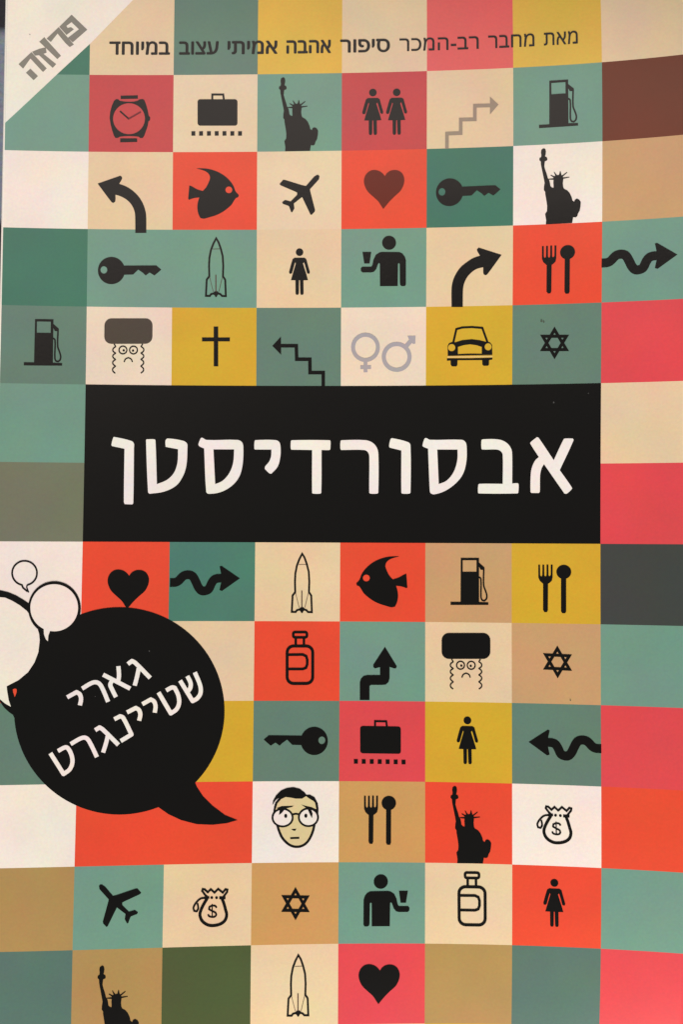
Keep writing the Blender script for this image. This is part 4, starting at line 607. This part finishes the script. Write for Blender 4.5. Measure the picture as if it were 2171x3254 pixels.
def cloth_material():
    m = bpy.data.materials.new('woven_cloth')
    m.use_nodes = True
    nt = m.node_tree
    b = nt.nodes['Principled BSDF']
    b.inputs['Roughness'].default_value = 0.9
    tc = nt.nodes.new('ShaderNodeTexCoord')
    w = nt.nodes.new('ShaderNodeTexWave')
    w.bands_direction = 'Y'
    w.inputs['Scale'].default_value = 5.2
    w.inputs['Distortion'].default_value = 0.6
    w.inputs['Phase Offset'].default_value = 1.9
    mp = nt.nodes.new('ShaderNodeMapping')
    mp.inputs['Location'].default_value = (0, -0.0135, 0)
    nt.links.new(tc.outputs['Object'], mp.inputs['Vector'])
    nt.links.new(mp.outputs['Vector'], w.inputs['Vector'])
    r = nt.nodes.new('ShaderNodeValToRGB')
    r.color_ramp.elements[0].position = 0.16
    r.color_ramp.elements[0].color = (0.030, 0.030, 0.040, 1)
    r.color_ramp.elements[1].position = 0.24
    r.color_ramp.elements[1].color = (0.27, 0.33, 0.44, 1)
    nt.links.new(w.outputs['Fac'], r.inputs['Fac'])
    n = nt.nodes.new('ShaderNodeTexNoise')
    n.inputs['Scale'].default_value = 900.0
    n.inputs['Detail'].default_value = 4.0
    nt.links.new(tc.outputs['Object'], n.inputs['Vector'])
    v = nt.nodes.new('ShaderNodeVectorMath')
    v.operation = 'MULTIPLY_ADD'
    nt.links.new(n.outputs['Color'], v.inputs[0])
    v.inputs[1].default_value = (0.8,) * 3
    v.inputs[2].default_value = (0.6,) * 3
    mul = nt.nodes.new('ShaderNodeVectorMath')
    mul.operation = 'MULTIPLY'
    nt.links.new(v.outputs[0], mul.inputs[0])
    nt.links.new(r.outputs['Color'], mul.inputs[1])
    nt.links.new(mul.outputs[0], b.inputs['Base Color'])
    bump = nt.nodes.new('ShaderNodeBump')
    bump.inputs['Strength'].default_value = 0.5
    bump.inputs['Distance'].default_value = 0.0006
    nt.links.new(n.outputs['Fac'], bump.inputs['Height'])
    nt.links.new(bump.outputs['Normal'], b.inputs['Normal'])
    return m

# ---------------------------------------------------------------- object helpers
def obj(name, verts, faces, mats, mat_ids=None, parent=None, smooth=False, label=None):
    me = bpy.data.meshes.new(name)
    me.from_pydata([tuple(v) for v in verts], [], faces)
    for m in mats:
        me.materials.append(m)
    if mat_ids:
        me.polygons.foreach_set('material_index', mat_ids)
    if smooth:
        me.polygons.foreach_set('use_smooth', [True] * len(me.polygons))
    me.update()
    o = bpy.data.objects.new(name, me)
    C.objects.link(o)
    o.parent = parent
    if label:
        o['label'] = label
    return o

# ---------------------------------------------------------------- the setting: the cloth-covered table under the book
tv, tf = [], []
N = 24
for j in range(N + 1):
    for i in range(N + 1):
        tv.append((-0.45 + 0.9 * i / N, -0.45 + 0.9 * j / N, 0.0))
for j in range(N):
    for i in range(N):
        k = j * (N + 1) + i
        tf.append((k, k + 1, k + N + 2, k + N + 1))
table = obj('tabletop', tv, tf, [cloth_material()])
table['kind'] = 'structure'

# ---------------------------------------------------------------- the book
book = bpy.data.objects.new('book', None)
C.objects.link(book)
book.empty_display_size = 0.05
book['label'] = 'paperback book with coloured squares, black pictograms and a black Hebrew title band'
book['category'] = 'book'

def lines(a, b, marks, step):
    """Sorted cut positions from a to b that include every mark."""
    s = sorted({a, b} | {m for m in marks if min(a, b) < m < max(a, b)})
    out = []
    for p, q in zip(s, s[1:]):
        n = max(1, math.ceil((q - p) / step - 1e-6))
        out += [p + (q - p) * k / n for k in range(n)]
    return out + [s[-1]]

US = lines(U0, U1, [U0 + 0.36] + [-68 + COL_W * k for k in range(1, 8)], 2.5)
VS = lines(V1, V0, [(6.5 - r) * ROW_H for r in range(0, 14)], 2.5)

def slab(us, vs, top, bottom):
    """Closed sheet following the cover's warp; returns verts, faces and a tag per face."""
    nu, nv = len(us), len(vs)
    vt = [top(u, v) for v in vs for u in us] + [bottom(u, v) for v in vs for u in us]
    off = nu * nv
    fs, tags = [], []
    for j in range(nv - 1):
        for i in range(nu - 1):
            k = j * nu + i
            fs.append((k, k + 1, k + nu + 1, k + nu)); tags.append(('top', i, j))
            fs.append((off + k, off + k + nu, off + k + nu + 1, off + k + 1)); tags.append(('bottom', i, j))
    for i in range(nu - 1):
        a, b = i, i + 1
        fs.append((off + a, off + b, b, a)); tags.append(('side', i, 0))
        a, b = (nv - 1) * nu + i, (nv - 1) * nu + i + 1
        fs.append((a, b, off + b, off + a)); tags.append(('side', i, 1))
    for j in range(nv - 1):
        a, b = j * nu, (j + 1) * nu
        fs.append((a, b, off + b, off + a)); tags.append(('side', 0, j))
        a, b = j * nu + nu - 1, (j + 1) * nu + nu - 1
        fs.append((off + a, off + b, b, a)); tags.append(('side', 1, j))
    return vt, fs, tags

# front cover: printed board 0.35 mm thick, its raw white edge showing at the fore edge
vt, fs, tags = slab(US, VS, lambda u, v: on_cover(u, v),
                    lambda u, v: on_cover(u, v, -0.35))
names = sorted(set(KEYS.values()))
mats = [ink(n) for n in names]
edge = ink_material('raw_board_edge', (0.93, 0.92, 0.90), 0.7, 0.04, 0.06)
mats.append(edge)
ids = []
for kind, i, j in tags:
    if kind != 'top' or US[i] < U0 + 0.2:
        ids.append(len(mats) - 1)
        continue
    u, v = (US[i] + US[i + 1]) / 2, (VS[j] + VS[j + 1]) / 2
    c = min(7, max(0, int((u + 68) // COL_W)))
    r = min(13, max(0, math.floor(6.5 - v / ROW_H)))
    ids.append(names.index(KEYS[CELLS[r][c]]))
cover = obj('front_cover', vt, fs, mats, ids, book, True)

# page block, back cover and spine
PU = lines(U0 + 0.5, U1 - 0.4, [], 5.0)
PV = lines(V1 + 0.5, V0 - 0.5, [], 5.0)
vt, fs, tags = slab(PU, PV, lambda u, v: on_cover(u, v, -0.40), lambda u, v: (u / 1000, v / 1000, 0.00080))
obj('page_block', vt, fs, [page_material()], None, book)
vt, fs, tags = slab([U0, U1], [V1, V0], lambda u, v: (u / 1000, v / 1000, 0.00075), lambda u, v: (u / 1000, v / 1000, 0.0004))
obj('back_cover', vt, fs, [ink('grey_teal')], None, book)
sv, sf = [], []
VV = lines(V1, V0, [], 4.0)
for v in VV:
    top = on_cover(U1, v, 0.0)[2]
    for x, z in ((0.05, top), (0.40, top - 0.0004), (0.45, top - 0.002), (0.45, 0.0022), (0.40, 0.0008), (0.05, 0.0004)):
        sv.append(((U1 + x) / 1000, v / 1000, z))
for j in range(len(VV) - 1):
    for i in range(5):
        k = j * 6 + i
        sf.append((k, k + 6, k + 7, k + 1))
obj('spine', sv, sf, [ink('charcoal')], None, book, True)

# ---------------------------------------------------------------- printed artwork on the cover
def rounded(pts, closed):
    """Catmull-Rom through the points, keeping real corners sharp."""
    n = len(pts)
    P = [Vector(p) for p in pts]
    def corner(i):
        if not closed and i in (0, n - 1):
            return True
        a, b = P[i] - P[i - 1], P[(i + 1) % n] - P[i]
        return a.length < 1e-6 or b.length < 1e-6 or a.angle(b) > math.radians(52)
    k = [corner(i) for i in range(n)]
    out = []
    for i in range(n if closed else n - 1):
        j = (i + 1) % n
        p1, p2 = P[i], P[j]
        d = (p2 - p1).length
        t1 = (p2 - p1) if k[i] else (p2 - P[i - 1]).normalized() * d
        t2 = (p2 - p1) if k[j] else (P[(j + 1) % n] - p1).normalized() * d
        for s in range(4):
            t = s / 4
            out.append(tuple((2 * t ** 3 - 3 * t * t + 1) * p1 + (t ** 3 - 2 * t * t + t) * t1
                             + (-2 * t ** 3 + 3 * t * t) * p2 + (t ** 3 - t * t) * t2))
    if not closed:
        out.append(tuple(P[-1]))
    return out

def stroke_quads(pts, w, closed):
    P = [Vector(p) for p in pts]
    n = len(P)
    L, R = [], []
    for i in range(n):
        if closed or 0 < i < n - 1:
            a = (P[i] - P[i - 1]).normalized()
            b = (P[(i + 1) % n] - P[i]).normalized()
        elif i == 0:
            a = b = (P[1] - P[0]).normalized()
        else:
            a = b = (P[-1] - P[-2]).normalized()
        na, nb = Vector((-a.y, a.x)), Vector((-b.y, b.x))
        m = na + nb
        m = na if m.length < 1e-4 else m.normalized()
        d = (w / 2) / max(0.55, m.dot(na))
        L.append(P[i] + m * d)
        R.append(P[i] - m * d)
    q = []
    for i in range(n if closed else n - 1):
        j = (i + 1) % n
        q.append([tuple(L[i]), tuple(R[i]), tuple(R[j]), tuple(L[j])])
    return q

def brush(pts, w):
    """A round-jointed line: one box per segment and a disc at every inner point."""
    P = [Vector(p) for p in pts]
    out = []
    for a, b in zip(P, P[1:]):
        if (b - a).length < 1e-4:
            continue
        d = (b - a).normalized() * (w / 2)
        s = Vector((-d.y, d.x))
        out.append([tuple(a + s), tuple(a - s), tuple(b - s), tuple(b + s)])
    for c in P[1:-1]:
        if min((c - P[0]).length, (c - P[-1]).length) < w * 0.42:
            continue
        out.append([(c.x + w / 2 * math.cos(k * math.pi / 8 + 0.11), c.y + w / 2 * math.sin(k * math.pi / 8 + 0.11)) for k in range(16)])
    return out

def inside(x, y, box, poly):
    if not (box[0] <= x <= box[2] and box[1] <= y <= box[3]):
        return False
    c = False
    x0, y0 = poly[-1]
    for x1, y1 in poly:
        if (y1 > y) != (y0 > y) and x < (x0 - x1) * (y - y1) / (y0 - y1) + x1:
            c = not c
        x0, y0 = x1, y1
    return c

def merge(regions):
    """regions: (outline, holes) each; their union as one clean triangulation."""
    verts, edges, tests = [], [], []
    def box(p):
        xs, ys = [q[0] for q in p], [q[1] for q in p]
        return (min(xs), min(ys), max(xs), max(ys))
    for outline, holes in regions:
        for loop in [outline] + list(holes):
            k, n = len(verts), len(loop)
            verts.extend(Vector(q) for q in loop)
            edges.extend((k + a, k + (a + 1) % n) for a in range(n))
        tests.append((box(outline), outline, [(box(h), h) for h in holes]))
    ov, _, of, _, _, _ = delaunay_2d_cdt(verts, edges, [], 0, 1e-5, False)
    keep = []
    for f in of:
        x = sum(ov[q].x for q in f) / len(f)
        y = sum(ov[q].y for q in f) / len(f)
        for b, o, hs in tests:
            if inside(x, y, b, o) and not any(inside(x, y, hb, h) for hb, h in hs):
                keep.append(list(f))
                break
    return [(v.x, v.y) for v in ov], keep

def flat_layer(prims):
    """Union of polygons (with holes) and strokes."""
    regions = []
    for pr in prims:
        if pr[0] == 'p':
            _, outer, holes, sm = pr
            regions.append((rounded(outer, True), [rounded(h, True) for h in holes]) if sm else (outer, holes))
        else:
            _, pts, w, closed, sm = pr
            for q in (brush(rounded(pts, closed), w) if sm else stroke_quads(pts, w, closed)):
                regions.append((q, []))
    return merge(regions)

def lay_down(verts2, faces, up, clip=True):
    """Cut a flat print into small pieces and lay it on the warped cover."""
    bm = bmesh.new()
    bv = [bm.verts.new((x, y, 0)) for x, y in verts2]
    for f in faces:
        try:
            bm.faces.new([bv[i] for i in f])
        except ValueError:
            pass
    for axis in (0, 1):
        lo = min(v.co[axis] for v in bm.verts)
        hi = max(v.co[axis] for v in bm.verts)
        no = (1, 0, 0) if axis == 0 else (0, 1, 0)
        k = math.floor(lo / 3) + 1
        while k * 3 < hi:
            co = (k * 3.0, 0, 0) if axis == 0 else (0, k * 3.0, 0)
            bmesh.ops.bisect_plane(bm, geom=bm.verts[:] + bm.edges[:] + bm.faces[:], dist=1e-5, plane_co=co, plane_no=no)
            k += 1
    if clip:
        for co, no in (((U0 + 0.40, 0, 0), (-1, 0, 0)), ((U1, 0, 0), (1, 0, 0)), ((0, V0, 0), (0, 1, 0)), ((0, V1, 0), (0, -1, 0))):
            bmesh.ops.bisect_plane(bm, geom=bm.verts[:] + bm.edges[:] + bm.faces[:], dist=1e-6, plane_co=co, plane_no=no, clear_outer=True)
    bm.verts.ensure_lookup_table()
    bm.verts.index_update()
    v3 = [on_cover(v.co.x, v.co.y, up) for v in bm.verts]
    fs = []
    for f in bm.faces:
        ids_ = [v.index for v in f.verts]
        fs.append(ids_ if f.normal.z >= 0 or f.calc_area() == 0 else ids_[::-1])
    bm.free()
    return v3, fs

def print_mark(name, layers, up, label=None):
    """layers: list of (ink name, verts2, faces)"""
    V, F, M, mats_ = [], [], [], []
    for n, (ik, v2, f2) in enumerate(layers):
        v3, f3 = lay_down(v2, f2, up + 0.003 * n)
        k = len(V)
        V += v3
        F += [[i + k for i in f] for f in f3]
        M += [n] * len(f3)
        mats_.append(ink(ik))
    return obj(name, V, F, mats_, M, cover, True, label)

# black title band over two rows and six columns
u0, u1, v0, v1 = -51.0, 51.0, (6.5 - 7) * ROW_H, (6.5 - 5) * ROW_H
print_mark('title_band', [('black', [(u0, v0), (u1, v0), (u1, v1), (u0, v1)], [(0, 1, 2, 3)])], 0.020)

UP = {'author_bubble': 0.030, 'white_bubble': 0.037, 'middle_bubble': 0.050, 'small_bubble': 0.033, 'author': 0.060,
      'title': 0.050, 'imprint': 0.050, 'heart': 0.034, 'scuff': 0.075, 'smudge': 0.075}
for name, key, au, av, mirror, swap, label in PRINTS:
    sw = {}
    if swap:
        a, b = swap.split(':') if ':' in swap else ('black', swap)
        sw[a] = b
    layers = []
    for ik, prims in SHAPES[key]:
        v2, f2 = flat_layer(prims)
        sx = -1 if mirror else 1
        v2 = [(au + sx * x, av + y) for x, y in v2]
        if mirror:
            f2 = [f[::-1] for f in f2]
        layers.append((sw.get(ik, ik), v2, f2))
    print_mark(name, layers, UP.get(key.split('_at_')[0], 0.030), label)

# the line of Hebrew across the top row (set right to left, so each word is reversed for the type setter)
def typeset(text):
    """Outlines of the letters, sampled from the font's own curves."""
    cu = bpy.data.curves.new('type', 'FONT')
    cu.body = text[::-1]
    to = bpy.data.objects.new('type', cu)
    C.objects.link(to)
    dg = bpy.context.evaluated_depsgraph_get()
    loops = []
    for sp in to.evaluated_get(dg).to_curve(dg).splines:
        bp = sp.bezier_points
        loop = []
        for k in range(len(bp)):
            a, b = bp[k], bp[(k + 1) % len(bp)]
            for q in range(5):
                t = q / 5
                p = ((1 - t) ** 3 * a.co + 3 * (1 - t) ** 2 * t * a.handle_right
                     + 3 * (1 - t) * t * t * b.handle_left + t ** 3 * b.co)
                if not loop or (p.xy - Vector(loop[-1])).length > 1e-4:
                    loop.append((p.x, p.y))
        loops.append(loop)
    bpy.data.objects.remove(to)
    bpy.data.curves.remove(cu)
    return loops

def winding(x, y, loop):
    w = 0
    x0, y0 = loop[-1]
    for x1, y1 in loop:
        if (y1 > y) != (y0 > y) and x < (x0 - x1) * (y - y1) / (y0 - y1) + x1:
            w += 1 if y1 > y0 else -1
        x0, y0 = x1, y1
    return w

def merge_type(copies):
    verts, edges = [], []
    for loops in copies:
        for loop in loops:
            k, n = len(verts), len(loop)
            verts.extend(Vector(q) for q in loop)
            edges.extend((k + a, k + (a + 1) % n) for a in range(n))
    ov, _, of, _, _, _ = delaunay_2d_cdt(verts, edges, [], 0, 1e-5, False)
    keep = []
    for f in of:
        x = sum(ov[q].x for q in f) / len(f)
        y = sum(ov[q].y for q in f) / len(f)
        if any(sum(winding(x, y, l) for l in loops) for loops in copies):
            keep.append(list(f))
    return [(v.x, v.y) for v in ov], keep

BASE_V, LETTER_H = 90.45, 2.58
hy = [y for l in typeset('\u05d4') for x, y in l]
h0, h1 = min(hy), max(hy)
V2, F2 = [], []
for n, (word, ua, ub) in enumerate(WORDS):
    BOLD = 0.11 if n < 5 else 0.03          # the left half of the line is set in a bolder weight
    loops = typeset(word)
    xs = [x for l in loops for x, y in l]
    x0, x1 = min(xs), max(xs)
    copies = [[[(ua + BOLD + (x - x0) / (x1 - x0) * (ub - ua - 2 * BOLD) + dx, BASE_V + (y - h0) / (h1 - h0) * LETTER_H + dy)
                for x, y in l] for l in loops]
              for dx, dy in ((-BOLD, 0), (BOLD, 0), (0, -BOLD * 0.6), (0, BOLD * 0.6))]      # a heavier weight of the same letters
    bv, bf = merge_type(copies)
    k = len(V2)
    V2 += bv
    F2 += [[i + k for i in q] for q in bf]
print_mark('subtitle_lettering', [('black', V2, F2)], 0.040)
